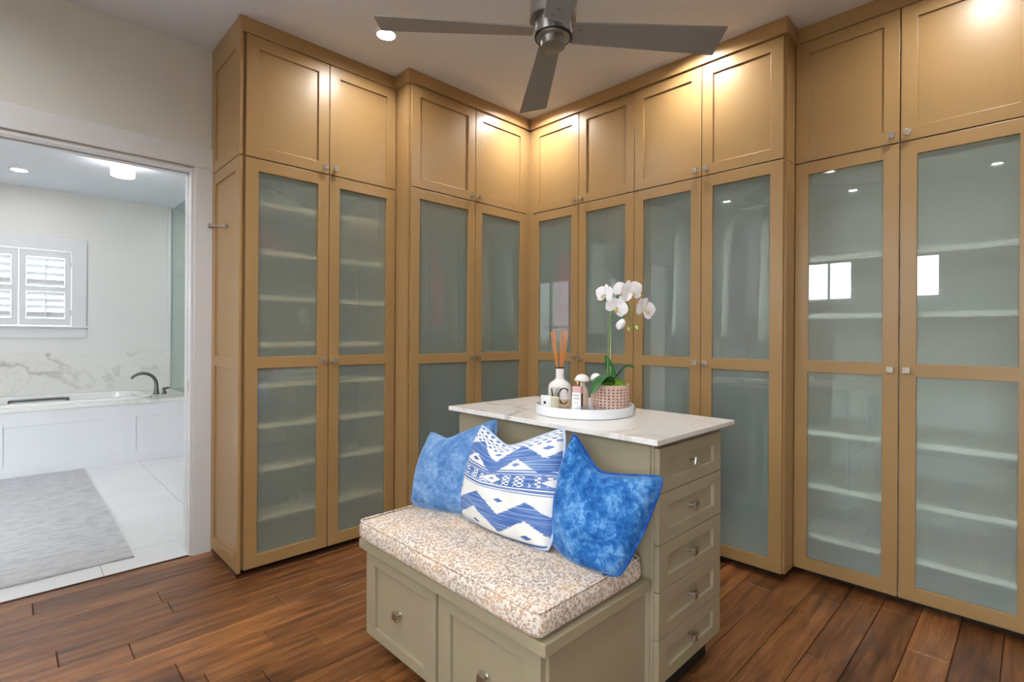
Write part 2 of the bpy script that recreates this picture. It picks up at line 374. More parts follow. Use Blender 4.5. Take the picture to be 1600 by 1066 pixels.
# ------------------------------------------------------------------ room shell
YN = 3.54; XW = -1.05; XE = 3.74; YS = -2.2; H = 3.05
DX0, DX1, DZ = -.62, .79, 2.312           # doorway to the bathroom
WT = .12
fl = struct('floor', B(XW, XE, YS, YN + .0, -.06, -.012), M['wood_gap'])
PW = .1455; Y0 = .24
fixed = {}
for x, y in ((2.41, .58), (3.05, .60), (2.857, 1.03), (2.167, .72), (.10, 3.33), (.157, 2.80), (.382, 2.66), (.493, 2.39), (.985, 2.62), (.98, 2.17), (.83, 2.33), (.56, 2.25), (1.22, 1.78), (1.62, .35), (2.75, .3)):
    fixed.setdefault(math.floor((y - Y0) / PW), []).append(x)
k = math.floor((YS - Y0) / PW)
while Y0 + k * PW < YN:
    ya, yb = max(YS, Y0 + k * PW), min(YN, Y0 + (k + 1) * PW)
    rr = random.Random(k * 13 + 5)
    fx = sorted(fixed.get(k, [])); cuts = [XW]
    if fx:
        x = fx[0]; left = []
        while x > XW + .25: left.append(x); x -= rr.uniform(.6, 1.25)
        cuts += list(reversed(left)); x = cuts[-1]
        for e in fx[1:]:
            if e - cuts[-1] > .3: cuts.append(e)
        x = cuts[-1] + rr.uniform(.7, 1.3)
        while x < XE - .25: cuts.append(x); x += rr.uniform(.6, 1.3)
    else:
        x = XW + rr.uniform(.3, 1.2)
        while x < XE - .25: cuts.append(x); x += rr.uniform(.6, 1.35)
    cuts.append(XE)
    if yb - ya > .02:
        for a, b in zip(cuts, cuts[1:]):
            g = .0012; c = .0025; L = (b - a) / 2 - g; w = (yb - ya) / 2 - g; dz = rr.uniform(-.0006, .0006)
            mb = MB(); v = []
            for (ix, iy, z) in ((0, 0, -.012), (0, 0, -c), (c, c, dz)):
                v += [(-L + ix, -w + iy, z), (L - ix, -w + iy, z), (L - ix, w - iy, z), (-L + ix, w - iy, z)]
            mb.add(v, [(0, 1, 5, 4), (1, 2, 6, 5), (2, 3, 7, 6), (3, 0, 4, 7), (4, 5, 9, 8), (5, 6, 10, 9), (6, 7, 11, 10), (7, 4, 8, 11), (8, 9, 10, 11)])
            obj('plank', mb, M['wood'], fl, ((a + b) / 2, (ya + yb) / 2, 0), fix=False)
    k += 1
CANS = [(1.55, 2.62, 'recessed ceiling light behind the tip of a fan blade'),
        (2.768, 2.612, 'recessed ceiling light in the corner where the cabinet runs meet'),
        (2.805, 1.412, 'recessed ceiling light over the aisle right of the island'),
        (2.753, .178, 'recessed ceiling light in front of the right-hand shelf cabinet'),
        (.242, 1.512, 'recessed ceiling light between the fan and the west windows'),
        (-.746, 1.518, 'recessed ceiling light just inside the west windows'),
        (.301, .264, 'recessed ceiling light at the open south end of the closet'),
        (-.632, .28, 'recessed ceiling light near the west wall south of the windows'),
        (-.54, 2.775, 'recessed ceiling light near the west wall by the bathroom doorway')]
gx = sorted({round(x + d, 4) for x, y, l in CANS for d in (-.049, .049)} | {XW - .12, XE + .12}); gy = sorted({round(y + d, 4) for x, y, l in CANS for d in (-.049, .049)} | {YS - .12, YN + WT})
cells = {(i, j) for i in range(len(gx) - 1) for j in range(len(gy) - 1) for x, y, l in CANS if abs((gx[i] + gx[i + 1]) / 2 - x) < .049 and abs((gy[j] + gy[j + 1]) / 2 - y) < .049}
struct('ceiling', MB().frame(gx, gy, cells, 0, .1).map(lambda p: (p.x, p.z, H + p.y)), M['ceil'])
# wall with the doorway (north), pierced
wn = MB().frame([XW - .12, DX0, DX1, XE + .12], [0, DZ, H], {(1, 0)}, YN, YN + WT)
struct('wall_north', wn, M['wall'])
struct('wall_east', B(XE, XE + .12, YS, YN, 0, H), M['wall'])
struct('wall_south', B(XW - .12, XE + .12, YS - .12, YS, 0, H), M['gold'])
# west wall with two transom windows and an added opening for daylight
WY = [(.74, 1.27), (1.58, 2.12)]; WZ0, WZ1 = 1.78, 2.29
GY0, GY1, GZ0, GZ1 = -1.0, -.03, .6, 2.35  # extents of the added daylight opening, out of view
ww = MB().frame([YS, GY0, GY1, WY[0][0], WY[0][1], WY[1][0], WY[1][1], YN], [0, GZ0, WZ0, WZ1, GZ1, H], {(1, 1), (1, 2), (1, 3), (3, 2), (5, 2)}, 0, .12)
ww.map(lambda p: (XW - p.y, p.x, p.z))
struct('wall_west', ww, M['wall'])
for n, (a, b) in enumerate(WY):
    w = struct('window_%d' % (n + 1), loc=(XW, (a + b) / 2, (WZ0 + WZ1) / 2)); hw = (b - a) / 2; hz = (WZ1 - WZ0) / 2
    obj('casing', MB().frame([-hw - .075, -hw + .004, hw - .004, hw + .075], [-hz - .075, -hz + .004, hz - .004, hz + .075], {(1, 1)}, 0, .02).map(lambda p: (p.y, p.x, p.z)), M['white'], w, bevel=.002)
    obj('sash', MB().frame([-hw + .004, -hw + .03, -.012, .012, hw - .03, hw - .004], [-hz + .004, -hz + .03, hz - .03, hz - .004], {(1, 1), (3, 1)}, 0, .03).map(lambda p: (-.05 - p.y, p.x, p.z)), M['white'], w, bevel=.002)
    for s in (-1, 1):
        obj('pane', B(-.068, -.063, min(s * .008, s * (hw - .02)), max(s * .008, s * (hw - .02)), -hz + .02, hz - .02), M['wglass'], w)
w = struct('window_4', loc=(XW, (GY0 + GY1) / 2, (GZ0 + GZ1) / 2)); hw = (GY1 - GY0) / 2; hz = (GZ1 - GZ0) / 2  # unseen window, added so daylight reaches the fronts and the shelves behind glass
obj('casing', MB().frame([-hw - .09, -hw + .004, hw - .004, hw + .03], [-hz - .09, -hz + .004, hz - .004, hz + .09], {(1, 1)}, 0, .02).map(lambda p: (p.y, p.x, p.z)), M['white'], w, bevel=.002)
obj('sash', MB().frame([-hw + .004, -hw + .05, -.02, .02, hw - .05, hw - .004], [-hz + .004, -hz + .05, -.02, .02, hz - .05, hz - .004], {(a, b) for a in (1, 3) for b in (1, 3)}, 0, .04).map(lambda p: (-.05 - p.y, p.x, p.z)), M['white'], w, bevel=.002)
obj('pane', B(-.073, -.067, -hw + .03, hw - .03, -hz + .03, hz - .03), M['wglass'], w)
# baseboards
struct('baseboard_north', B(.911, .9115 + .03, YN - .016, YN, 0, .13), M['white'])
struct('baseboard_west', B(XW, XW + .016, YS, YN, 0, .13), M['white'], bevel=.003)
struct('baseboard_south', B(XW + .016, XE, YS, YS + .016, 0, .13), M['white'], bevel=.003)
# doorway: casing, jamb with the pocket door's slot, strike
d = struct('door_1', loc=(DX1, YN, 0))
cw = .12
obj('casing', B(0.012, cw, -.022, 0, 0, DZ + .01), M['white'], d, bevel=.003)
obj('casing', B(DX0 - DX1 - cw, DX0 - DX1 - .012, -.022, 0, 0, DZ + .01), M['white'], d, bevel=.003)
obj('casing', B(DX0 - DX1 - cw, cw, -.022, 0, DZ + .0105, DZ + .135), M['white'], d, bevel=.003)
obj('jamb', MB().box(-.004, .012, -.012, .04, 0, DZ).box(-.004, .012, .075, WT + .01, 0, DZ).box(.006, .012, .04, .075, 0, DZ), M['white'], d, bevel=.002)
obj('jamb', MB().box(DX0 - DX1 - .012, DX0 - DX1 + .004, -.012, WT + .01, 0, DZ), M['white'], d, bevel=.002)
hd = MB().box(DX0 - DX1 + .004, -.004, -.012, .04, DZ - .018, DZ + .0).box(DX0 - DX1 + .004, -.004, .075, WT + .01, DZ - .018, DZ).box(DX0 - DX1 + .004, -.004, .04, .075, DZ - .004, DZ)
obj('head_jamb', hd, M['white'], d, bevel=.002)
obj('door_track', B(DX0 - DX1 + .004, -.006, .048, .067, DZ - .012, DZ - .0045), M['nickel'], d)
obj('strike_plate', B(-.0062, -.0042, .018, .036, .985, 1.045), M['nickel'], d)
obj('threshold', B(DX0 - DX1, 0, -.005, .012, -.012, .003), M['wood_gap'], d)

# ------------------------------------------------------------------ bathroom shell
BX0, BX1, BY1, BH = -1.7, 2.7, 7.6, 2.89
by0 = YN + WT
bf = struct('floor', B(BX0, BX1, YN + .012, BY1, -.06, -.01), M['grout'])
tx = [.39 + .6 * i for i in range(-4, 5)]; ty = [3.87 + .6 * i for i in range(-1, 7)]
for i in range(len(tx) - 1):
    for j in range(len(ty) - 1):
        a, b, c, e = max(tx[i], BX0), min(tx[i + 1], BX1), max(ty[j], YN + .0125), min(ty[j + 1], BY1)
        if b - a < .03 or e - c < .03: continue
        L, w = (b - a) / 2 - .0012, (e - c) / 2 - .0012
        obj('tile', B(-L, L, -w, w, -.01, 0), M['tile'], bf, ((a + b) / 2, (c + e) / 2, 0))
struct('ceiling', B(BX0, BX1, by0, BY1, BH, BH + .1), M['ceil'])
struct('wall_bath_left', B(BX0 - .12, BX0, by0, BY1 + .12, 0, BH + .1), M['bathwall'])
struct('wall_bath_right', B(BX1, BX1 + .12, by0, BY1 + .12, 0, BH + .1), M['marble'])
bwx0, bwx1, bwz0, bwz1 = -.33, .53, 1.40, 2.235
struct('wall_bath_far', MB().frame([BX0, bwx0, bwx1, 1.47, BX1], [0, bwz0, bwz1, BH], {(1, 1)}, BY1, BY1 + .12), M['bathwall'])
# window in the far wall with plantation shutters
w3 = struct('window_3', loc=((bwx0 + bwx1) / 2, BY1, 0)); hw = (bwx1 - bwx0) / 2
obj('casing', MB().frame([-hw - .13, -hw, hw, hw + .13], [bwz0, bwz1, bwz1 + .137], {(1, 0)}, -.022, 0), M['white'], w3, bevel=.003)
obj('sill', B(-hw - .145, hw + .145, -.05, 0, bwz0 - .02, bwz0), M['white'], w3, bevel=.004)
obj('sill_apron', B(-hw - .13, hw + .13, -.02, 0, bwz0 - .13, bwz0 - .02), M['white'], w3, bevel=.003)
obj('sash', MB().frame([-hw, -hw + .03, -.24, -.22, -.008, .012, .2, .22, hw - .03, hw], [bwz0, bwz0 + .03, 1.80, 1.83, bwz1 - .03, bwz1], {(a, b) for a in (1, 3, 5, 7) for b in (1, 3)}, .07, .1), M['white'], w3)
obj('pane', B(-hw + .02, hw - .02, .083, .088, bwz0 + .02, bwz1 - .02), M['wglass'], w3)
for s in (-1, 1):
    x0, x1 = (.003, hw - .004) if s > 0 else (-hw + .004, -.003)
    sh = obj('shutter', MB().frame([x0, x0 + .055, x1 - .055, x1], [bwz0 + .008, bwz0 + .085, 1.775, 1.835, bwz1 - .085, bwz1 - .008], {(1, 1), (1, 3)}, -.004, .024), M['white'], w3, bevel=.002)
    for za, zb, cnt in ((bwz0 + .085, 1.775, 4), (1.835, bwz1 - .085, 4)):
        st = (zb - za) / cnt
        for q in range(cnt):
            zc = za + st * (q + .5); a = math.radians(-56); hd2 = .041; th = .0045
            P = [(-hd2, 0), (0, th), (hd2, 0), (0, -th)]; mb = MB(); vs = []
            for x in (x0 + .056, x1 - .056):
                for p, t_ in P: vs.append((x, .010 + p * math.cos(a) - t_ * math.sin(a), zc - p * math.sin(a) * -1 + t_ * math.cos(a)))
            mb.add(vs, [(0, 1, 5, 4), (1, 2, 6, 5), (2, 3, 7, 6), (3, 0, 4, 7), (3, 2, 1, 0), (4, 5, 6, 7)])
            obj('louver', mb, M['white'], sh)
    xm = (x0 + x1) / 2
    for za, zb in ((bwz0 + .10, 1.765), (1.845, bwz1 - .10)): obj('tilt_rod', B(xm - .005, xm + .005, -.034, -.026, za, zb), M['white'], sh)
    for z in (bwz0 + .15, bwz1 - .15): obj('hinge', B(s * hw - s * .006 - .004, s * hw - s * .006 + .004, -.008, -.003, z - .03, z + .03), M['nickel'], sh)
# marble splash behind the tub (slabs), shower glass
struct('trim_1', B(BX0, 1.47, BY1 - .02, BY1, .625, 1.103), M['marble'], bevel=.002)
struct('trim_2', B(1.44, 1.475, BY1 - .025, BY1, 1.104, BH), M['white'], bevel=.002)
struct('trim_3', B(1.492, BX1, BY1 - .02, BY1, 0, BH), M['marble'])

# ------------------------------------------------------------------ bathtub
tb = thing('bathtub', 'white drop-in bathtub in a panelled surround under the shuttered window', 'bathtub', (0, 6.5, 0))
ap = MB().frame([BX0 + .003, -1.2, -.13, -.01, .85, .966, 1.9, 2.0], [0, .11, .465, .60], {(1, 1), (3, 1), (5, 1)}, 0, .02)
apo = obj('apron', ap, M['white'], tb, bevel=.003)
for a, b in ((-1.2, -.13), (-.01, .85), (.966, 1.9)): obj('panel', B(a - .005, b + .005, .01, .018, .105, .47), M['white'], apo)
obj('deck', MB().frame([BX0 + .003, -.62, 1.13, 1.47, 2.0], [-.02, .15, .93, 1.08], {(1, 1)}, -.635, -.60).map(lambda p: (p.x, p.z, -p.y)), M['marble'], tb, bevel=.004)
# tub shell: rim and basin
mb = MB(); rings = []; N = 48
def sup(a, cx, cy, rx, ry, e=.35):
    c, s_ = math.cos(a), math.sin(a); return (cx + rx * math.copysign(abs(c) ** e, c), cy + ry * math.copysign(abs(s_) ** e, s_))
prof = [(.905, .435, .02), (.92, .45, .636), (.92, .45, .652), (.905, .435, .660), (.80, .36, .660), (.785, .345, .652), (.74, .31, .40), (.62, .24, .22), (.3, .1, .2)]
vs = []
for rx, ry, z in prof:
    for q in range(N):
        x, y = sup(2 * PI * q / N, .255, .54, rx * .98, ry * .98); vs.append((x, y, z if z > .1 else .3))
mb.add(vs, [(j * N + q, j * N + (q + 1) % N, (j + 1) * N + (q + 1) % N, (j + 1) * N + q) for j in range(len(prof) - 1) for q in range(N)] + [tuple((len(prof) - 1) * N + q for q in range(N))])
obj('basin', mb, M['tub'], tb, smooth=True, angle=50)
obj('drain_stop', MB().lathe([(.001, 0), (.012, 0), (.012, .006), (.001, .008)], (1.02, .80, .53), 12), M['nickel'], tb)
gb = MB().tube([(.03, .875, .60), (.03, .845, .618), (.1, .84, .622), (.42, .84, .622), (.49, .845, .618), (.49, .875, .60)], .013, 8)
obj('grab_bar', gb, M['pewter'], tb, smooth=True)
fa = thing('tub_faucet', 'curved nickel tub faucet with two levers on the marble deck', 'faucet', (1.235, 7.05, .635))
sp = [(0, 0, 0), (0, 0, .10)] + [(-.13 + .13 * math.cos(t), .0, .11 + .13 * math.sin(t)) for t in [PI * q / 10 for q in range(0, 9)]]
obj('spout', MB().tube(sp, [.026, .02] + [.019 - .0006 * q for q in range(9)], 12).lathe([(.032, 0), (.032, .008), (.024, .02)], n=16), M['pewter'], fa, smooth=True, angle=45)
for dx, dy in ((.06, -.07), (.09, .06)):
    obj('handle', MB().lathe([(.026, 0), (.026, .006), (.014, .02), (.012, .05), (.016, .055), (.004, .062)], (dx, dy, 0), 14).tube([(dx - .02, dy, .056), (dx + .05, dy, .062)], .006, 8), M['pewter'], fa, smooth=True, angle=45)
tag(obj('shower_screen', B(1.478, 1.488, 6.50, BY1 - .03, .637, BH - .02), M['shower']), 'pale green glass shower screen at the end of the tub deck', 'shower screen')
tag(obj('bath_rug', MB().grid(lambda u, v: (-1.05 + 1.6 * u, 3.735 + 2.75 * v, .010 + .003 * noise.noise((u * 9, v * 12, 0))), 24, 40).box(-1.05, .55, 3.735, 6.485, .0005, .008), M['rug'], smooth=False), 'faded grey patterned rug on the white bathroom tiles', 'rug')
# bath lights
def downlight(x, y, z, label, lens, r=.055, grp=None, up=0):
    t = thing('recessed_light', label, 'light', (x, y, z), 0, grp)
    obj('trim_ring', MB().lathe([(r, -.001), (r, -.007), (r + .006, -.009), (r + .02, -.004), (r + .021, 0), (r, -.0005)], n=28, cap=False), M['white'], t, smooth=True, angle=40)
    obj('lens', MB().lathe([(r - .0005, up - .0015), (r - .0005, up - .004)], n=28), lens, t)
    if up: obj('baffle', MB().lathe([(r - .0004, -.001), (r - .0004, up), (r + .0006, up), (r + .0006, .0005)], n=28, cap=False), M['white'], t, smooth=True, angle=40)
downlight(.09, 6.85, BH, 'small recessed ceiling light over the bathtub', M['lensb'], .06)
fm = thing('flush_ceiling_lamp', 'glowing white drum lamp on the bathroom ceiling', 'ceiling lamp', (.76, 5.85, BH))
obj('lamp_shade', MB().lathe([(.084, -.135), (.090, -.128), (.090, -.018), (.086, -.012)], n=36), M['drum'], fm, smooth=True, angle=40)
obj('base', MB().lathe([(.06, -.0121), (.06, 0)], n=24), M['white'], fm)
downlight(-.9, 4.8, BH, 'recessed bathroom ceiling light left of the doorway', M['lensb'], .06)
downlight(1.9, 6.9, BH, 'recessed ceiling light inside the glass shower', M['lensb'], .06)

# ------------------------------------------------------------------ closet cabinets
def knob(parent, x, z, rot=0, yfront=0.0):
    mb = MB().tube([(0, 0, 0), (0, -.021, 0)], .0055, 10).lathe([(.0095, 0), (.0095, .003), (.007, .004)], n=14)
    m2 = MB().lathe([(.010, 0), (.010, .003), (.0065, .005)], n=14).map(lambda p: (p.x, -p.z, p.y))
    mb = MB().tube([(0, 0, 0), (0, -.021, 0)], .0055, 10); mb.add(m2.v, m2.f)
    mb.box(-.0145, .0145, -.030, -.0205, -.0145, .0145)
    return obj('knob', mb, M['nickel'], parent, (x, yfront - .0004, z), (0, rot, 0), bevel=.0015)
ZB, ZM0, ZM1, ZG = .04, 1.135, 1.199, 2.290
def glass_door(par, x0, x1, hinge_left, stile=.066, kr=0, frost=None):
    xs = [x0, x0 + stile, x1 - stile, x1]
    dr = obj('door', MB().frame(xs, [ZB, ZB + .068, ZM0, ZM1, ZG - .066, ZG], {(1, 1), (1, 3)}, 0, .02), M['gold'], par, bevel=.0018)
    for a, b in ((ZB + .068, ZM0), (ZM1, ZG - .066)):
        pb = B(xs[1] + .0006, xs[2] - .0006, .010, .0145, a + .0006, b - .0006); pb.mi[4] = 1      # the face at the back is the etched one
        obj('pane', pb, M['pane'], dr)
    knob(dr, (x1 - .030) if hinge_left else (x0 + .030), (ZM0 + ZM1) / 2, kr)
    return dr
def upper_door(par, x0, x1, hinge_left, stile=.066, kr=0):
    xs = [x0, x0 + stile, x1 - stile, x1]; za, zb = 2.297, 2.961
    dr = obj('upper_door', MB().frame(xs, [za, za + .064, zb - .066, zb], {(1, 1)}, 0, .02), M['gold'], par, bevel=.0018)
    obj('panel', B(xs[1] - .003, xs[2] + .003, .0115, .0185, za + .061, zb - .063), M['gold'], dr)
    knob(dr, (x1 - .030) if hinge_left else (x0 + .030), za + .034, kr)
    return dr
def carcass(par, x0, x1, depth, inner, wallL=True, wallR=True):
    mb = MB(); y0, y1 = .022, depth
    mb.box(x0, x0 + .018, y0, y1, ZB, H - .001); mb.box(x1 - .018, x1, y0, y1, ZB, H - .001)
    mb.box(x0 + .018, x1 - .018, y1 - .012, y1, ZB, H - .001, 1)
    for z in (ZB, 2.285, 2.965): mb.box(x0 + .018, x1 - .018, y0, y1 - .012, z, z + .018, 1 if z < 2.9 else 0)
    obj('carcass', mb, [M['gold'], inner], par, bevel=0)
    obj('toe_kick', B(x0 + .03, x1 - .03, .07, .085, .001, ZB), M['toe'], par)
def crown(par, x0, x1, proud, l_ret=None, r_ret=None, depth=.3):
    mb = MB(); z0, z1 = 2.9655, H - .0005
    a = x0 - (l_ret or 0); b = x1 + (r_ret or 0)
    mb.box(a, b, -proud, .0215, z0, z1)
    if l_ret: mb.box(a, x0 - .0003, .0215, depth, z0, z1)
    if r_ret: mb.box(x1 + .0003, b, .0215, depth, z0, z1)
    obj('crown', mb, M['gold'], par, bevel=.0015)
def shelves(par, x0, x1, depth, zs, mat, yf=.045):
    for z in zs: obj('shelf', B(x0 + .019, x1 - .019, yf, depth - .013, z - .028, z), mat, par, bevel=.002)

# L1: shoe cabinet beside the doorway
L1 = thing('closet_cabinet', 'tall gold shoe cabinet with frosted doors next to the bathroom doorway', 'cabinet', (.912, 3.009, 0))
carcass(L1, .0, .953, .529, M['innerw']); crown(L1, 0, .953, .0)
glass_door(L1, .016, .484, True); glass_door(L1, .488, .945, False)
upper_door(L1, .016, .484, True); upper_door(L1, .488, .945, False)
shelves(L1, 0, .953, .529, (.31, .58, .82, 1.05, 1.28, 1.545, 1.80, 2.07), M['innerw'], .024)
# framed side panel toward the doorway (plane facing -x)
ys = [-.001, .072, .45, .529]
sd = MB().frame([-.529, -.45, -.072, -.002], [.03, .105, 1.133, 1.197, 2.222, 2.292, 2.298, 2.36, 2.895, H - .001], {(1, 1), (1, 3), (1, 7)} | {(i, 5) for i in range(3)}, 0, .016)
# the row between 2.292 and 2.298 is the reveal between the two boxes
sd.map(lambda p: (-.0165 + p.y, -p.x, p.z))
side = obj('side_panel', sd, M['gold'], L1, bevel=.0018)
for a, b in ((.1, 1.138), (1.192, 2.227), (2.355, 2.9)): obj('panel', B(-.0075, -.0015, .068, .454, a, b), M['gold'], side)
obj('shoe_moulding', B(-.012, -.001, .03, .529, .001, .029), M['wood_gap'], L1)
obj('valet_rod', MB().tube([(-.034, .17, 1.93), (-.034, .50, 1.98)], .005, 10).tube([(-.0165, .18, 1.9315), (-.034, .18, 1.9315)], .006, 8).tube([(-.0165, .49, 1.9785), (-.034, .49, 1.9785)], .006, 8).box(-.041, -.027, .165, .172, 1.918, 1.942).box(-.041, -.027, .498, .505, 1.968, 1.992), M['nickel'], L1)
# L2: hanging cabinet in the corner, left arm
L2 = thing('closet_cabinet', 'gold corner cabinet with frosted doors between the shoe cabinet and the corner', 'cabinet', (1.866, 2.855, 0))
carcass(L2, .0, 1.115, .684, M['inner']); crown(L2, 0, 1.112, .016, .018, None, .153)
glass_door(L2, .018, .560, True, .064); glass_door(L2, .564, 1.090, False, .064)
upper_door(L2, .018, .560, True, .067); upper_door(L2, .564, 1.090, False, .067)
obj('corner_filler', B(1.094, 1.1376, .006, .0215, ZB, 2.961), M['gold'], L2)
# R1: two double cabinets
R1a = thing('closet_cabinet', 'gold frosted-door cabinet in the corner behind the orchid', 'cabinet', (2.998, 2.84, 0), -PI / 2)
carcass(R1a, .006, .948, .72, M['inner']); crown(R1a, .0005, .948, .016)
obj('corner_filler', B(-.0205, .0165, .006, .0215, ZB, 2.961), M['gold'], R1a)
glass_door(R1a, .020, .477, True); glass_door(R1a, .481, .946, False)
upper_door(R1a, .020, .477, True); upper_door(R1a, .481, .946, False)
R1b = thing('closet_cabinet', 'gold frosted-door cabinet with clothes behind the right end of the island', 'cabinet', (2.998, 1.891, 0), -PI / 2)
carcass(R1b, .0, .931, .72, M['inner']); crown(R1b, 0.0005, .931, .016, None, .018, .16)
glass_door(R1b, .001, .465, True); glass_door(R1b, .469, .926, False)
upper_door(R1b, .001, .465, True); upper_door(R1b, .469, .926, False)
obj('side_panel', MB().box(.9315, .9365, .022, .1605, .036, 2.291).box(.9315, .9365, .022, .1605, 2.294, 2.9645), M['gold'], R1b)
# R2: shelf cabinet on the right
R2 = thing('closet_cabinet', 'wide gold cabinet with shelves behind frosted glass at the right', 'cabinet', (3.16, .9535, 0), -PI / 2)
carcass(R2, .0, .975, .56, M['inner']); crown(R2, -.0, .975, .0)
glass_door(R2, .001, .473, True); glass_door(R2, .478, .965, False)
upper_door(R2, .001, .473, True, .066, .12); upper_door(R2, .478, .965, False, .066, .45)
shelves(R2, 0, .975, .56, (.24, .515, .812, 1.455, 1.77), M['inner'], .034)
R3 = thing('closet_cabinet', 'gold frosted-door cabinet right of the wide shelf cabinet', 'cabinet', (3.16, -.0225, 0), -PI / 2)
carcass(R3, .0, .975, .56, M['inner']); crown(R3, .0005, .975, .0)
glass_door(R3, .005, .485, True); glass_door(R3, .489, .97, False); upper_door(R3, .005, .485, True); upper_door(R3, .489, .97, False)

# ------------------------------------------------------------------ ceiling lights of the closet
for x, y, lb in CANS:
    downlight(x, y, H, lb, M['lens'], .05, None, .012)

# ------------------------------------------------------------------ ceiling fan
FX, FY, FZ, FT = 1.617, 1.412, 2.587, .871
fan = thing('ceiling_fan', 'brushed steel four-blade ceiling fan', 'ceiling fan', (FX, FY, FZ))
obj('motor_housing', MB().lathe([(.070, .045), (.096, .045), (.1, .05), (.1, .20), (.094, .206), (.03, .215), (.017, .225)], n=40), M['fan_steel'], fan, smooth=True, angle=35)
obj('down_rod', MB().lathe([(.0165, .2251), (.0165, .40), (.055, .41), (.065, .43), (.066, H - FZ - .0025)], n=28), M['fan_steel'], fan, smooth=True, angle=35)
obj('hub', MB().lathe([(.060, -.024), (.074, -.022), (.0745, -.018), (.0745, .044), (.06, .0449)], n=40), M['fan_steel'], fan, smooth=True, angle=35)
obj('bottom_ring', MB().lathe([(.072, -.0245), (.076, -.026), (.0775, -.023), (.0775, -.0195), (.0748, -.0185)], n=40, cap=False), M['toe'], fan, smooth=True, angle=35)
obj('bottom_cap', MB().lathe([(.001, -.070), (.0495, -.0625), (.0505, -.061), (.051, -.032), (.069, -.0275), (.070, -.0243)], n=40), M['fan_steel'], fan, smooth=True, angle=30)
def blade():
    mb = MB(); r0 = .08; n = 6; top = []; bot = []
    for q in range(n + 1):
        f = q / n
        wl = .050 + .025 * f; wr = .050 + .025 * f
        ra = r0 + (.72 - r0) * f; rb = r0 + (.714 - r0) * f
        za, zb = .012 - .029 * f - .012 * (1 - f), .012 + .003 * f
        za = -.013 - .004 * f; zb = .013 + .002 * f
        top += [(ra, wl, za + .003), (rb, -wr, zb + .003)]; bot += [(ra, wl, za - .003), (rb, -wr, zb - .003)]
    m = len(top); fs = []
    for q in range(n):
        a = 2 * q; fs += [(a, a + 2, a + 3, a + 1), (m + a, m + a + 1, m + a + 3, m + a + 2), (a, m + a, m + a + 2, a + 2), (a + 1, a + 3, m + a + 3, m + a + 1)]
    fs += [(0, 1, m + 1, m), (m - 2, 2 * m - 2, 2 * m - 1, m - 1)]
    return mb.add(top + bot, fs)
bm_ = mesh('blade', blade(), M['blade']); sm = mesh('screw', MB().lathe([(.005, -.0065), (.005, -.004)], (.11, .02, 0), 10).lathe([(.005, -.0065), (.005, -.004)], (.15, .0, 0), 10).lathe([(.005, -.0065), (.005, -.004)], (.11, -.02, .006), 10), M['fan_steel'])
for q in range(4):
    bl = obj('blade', bm_, None, fan, (0, 0, 0), (0, 0, FT + q * PI / 2), bevel=.001); obj('screw', sm, None, bl)

fan.rotation_mode = 'AXIS_ANGLE'; fan.rotation_axis_angle = (-.018, rgt.x, rgt.y, 0)
# ------------------------------------------------------------------ island
isl = thing('island', 'greige island with five side drawers', 'island', (1.61, .93, 0))
IW, ID = .53, 1.06      # x extent, y extent
obj('body', MB().box(0, IW, 0, ID, .11, .9595), M['olive'], isl, bevel=.002)
obj('back_panel', B(-.006, -.0004, .012, ID - .012, .112, .957), M['olive'], isl, bevel=.001)
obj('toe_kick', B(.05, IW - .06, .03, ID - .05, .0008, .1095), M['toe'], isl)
zs = [.112, .270, .436, .600, .778, .938]
def drawer(par, x0, x1, za, zb, st, rl, y0=-.0205, y1=-.0005, kx=None):
    dr = obj('drawer', MB().frame([x0, x0 + st, x1 - st, x1], [za, za + rl, zb - rl, zb], {(1, 1)}, y0, y1), M['olive'], par, bevel=.0018)
    obj('panel', B(x0 + st - .003, x1 - st + .003, y0 + .012, y1 - .001, za + rl - .003, zb - rl + .003), M['olive'], dr)
    return dr
for q in range(5):
    dr = drawer(isl, .002, .494, zs[q] + .0015, zs[q + 1] - .0015, .066, .045)
    knob(dr, .248, (zs[q] + zs[q + 1]) / 2, (.0, 0, 0, 0, .25)[q], -.0085)
    d2 = drawer(isl, .002, .494, zs[q] + .0015, zs[q + 1] - .0015, .066, .045)   # the same five face the left run
    d2.location = (.496, ID, 0); d2.rotation_euler = (0, 0, PI)
tag(obj('countertop', MB().box(1.545, 2.168, .880, 2.012, .960, .980), M['quartz'], bevel=.003, seg=3), 'white veined stone countertop on the greige island', 'countertop')
# bench in front of the island
bn = thing('storage_bench', 'greige storage bench with two front drawers under the leopard cushion', 'bench', (1.095, 1.955, 0), -PI / 2)
BW, BD = 1.0, .508      # local x runs to -y, local y into the island
obj('body', MB().box(.003, BW - .003, 0, BD, .09, .4445), M['olive'], bn, bevel=.002)
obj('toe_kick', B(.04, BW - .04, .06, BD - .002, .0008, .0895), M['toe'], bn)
obj('seat_board', B(-.012, BW + .022, -.045, BD, .445, .483), M['olive'], bn, bevel=.003)
for a, b in ((.008, .491), (.505, .984)):
    dr = drawer(bn, a, b, .091, .426, .068, .042); knob(dr, (a + b) / 2, .253, .12, -.0085)
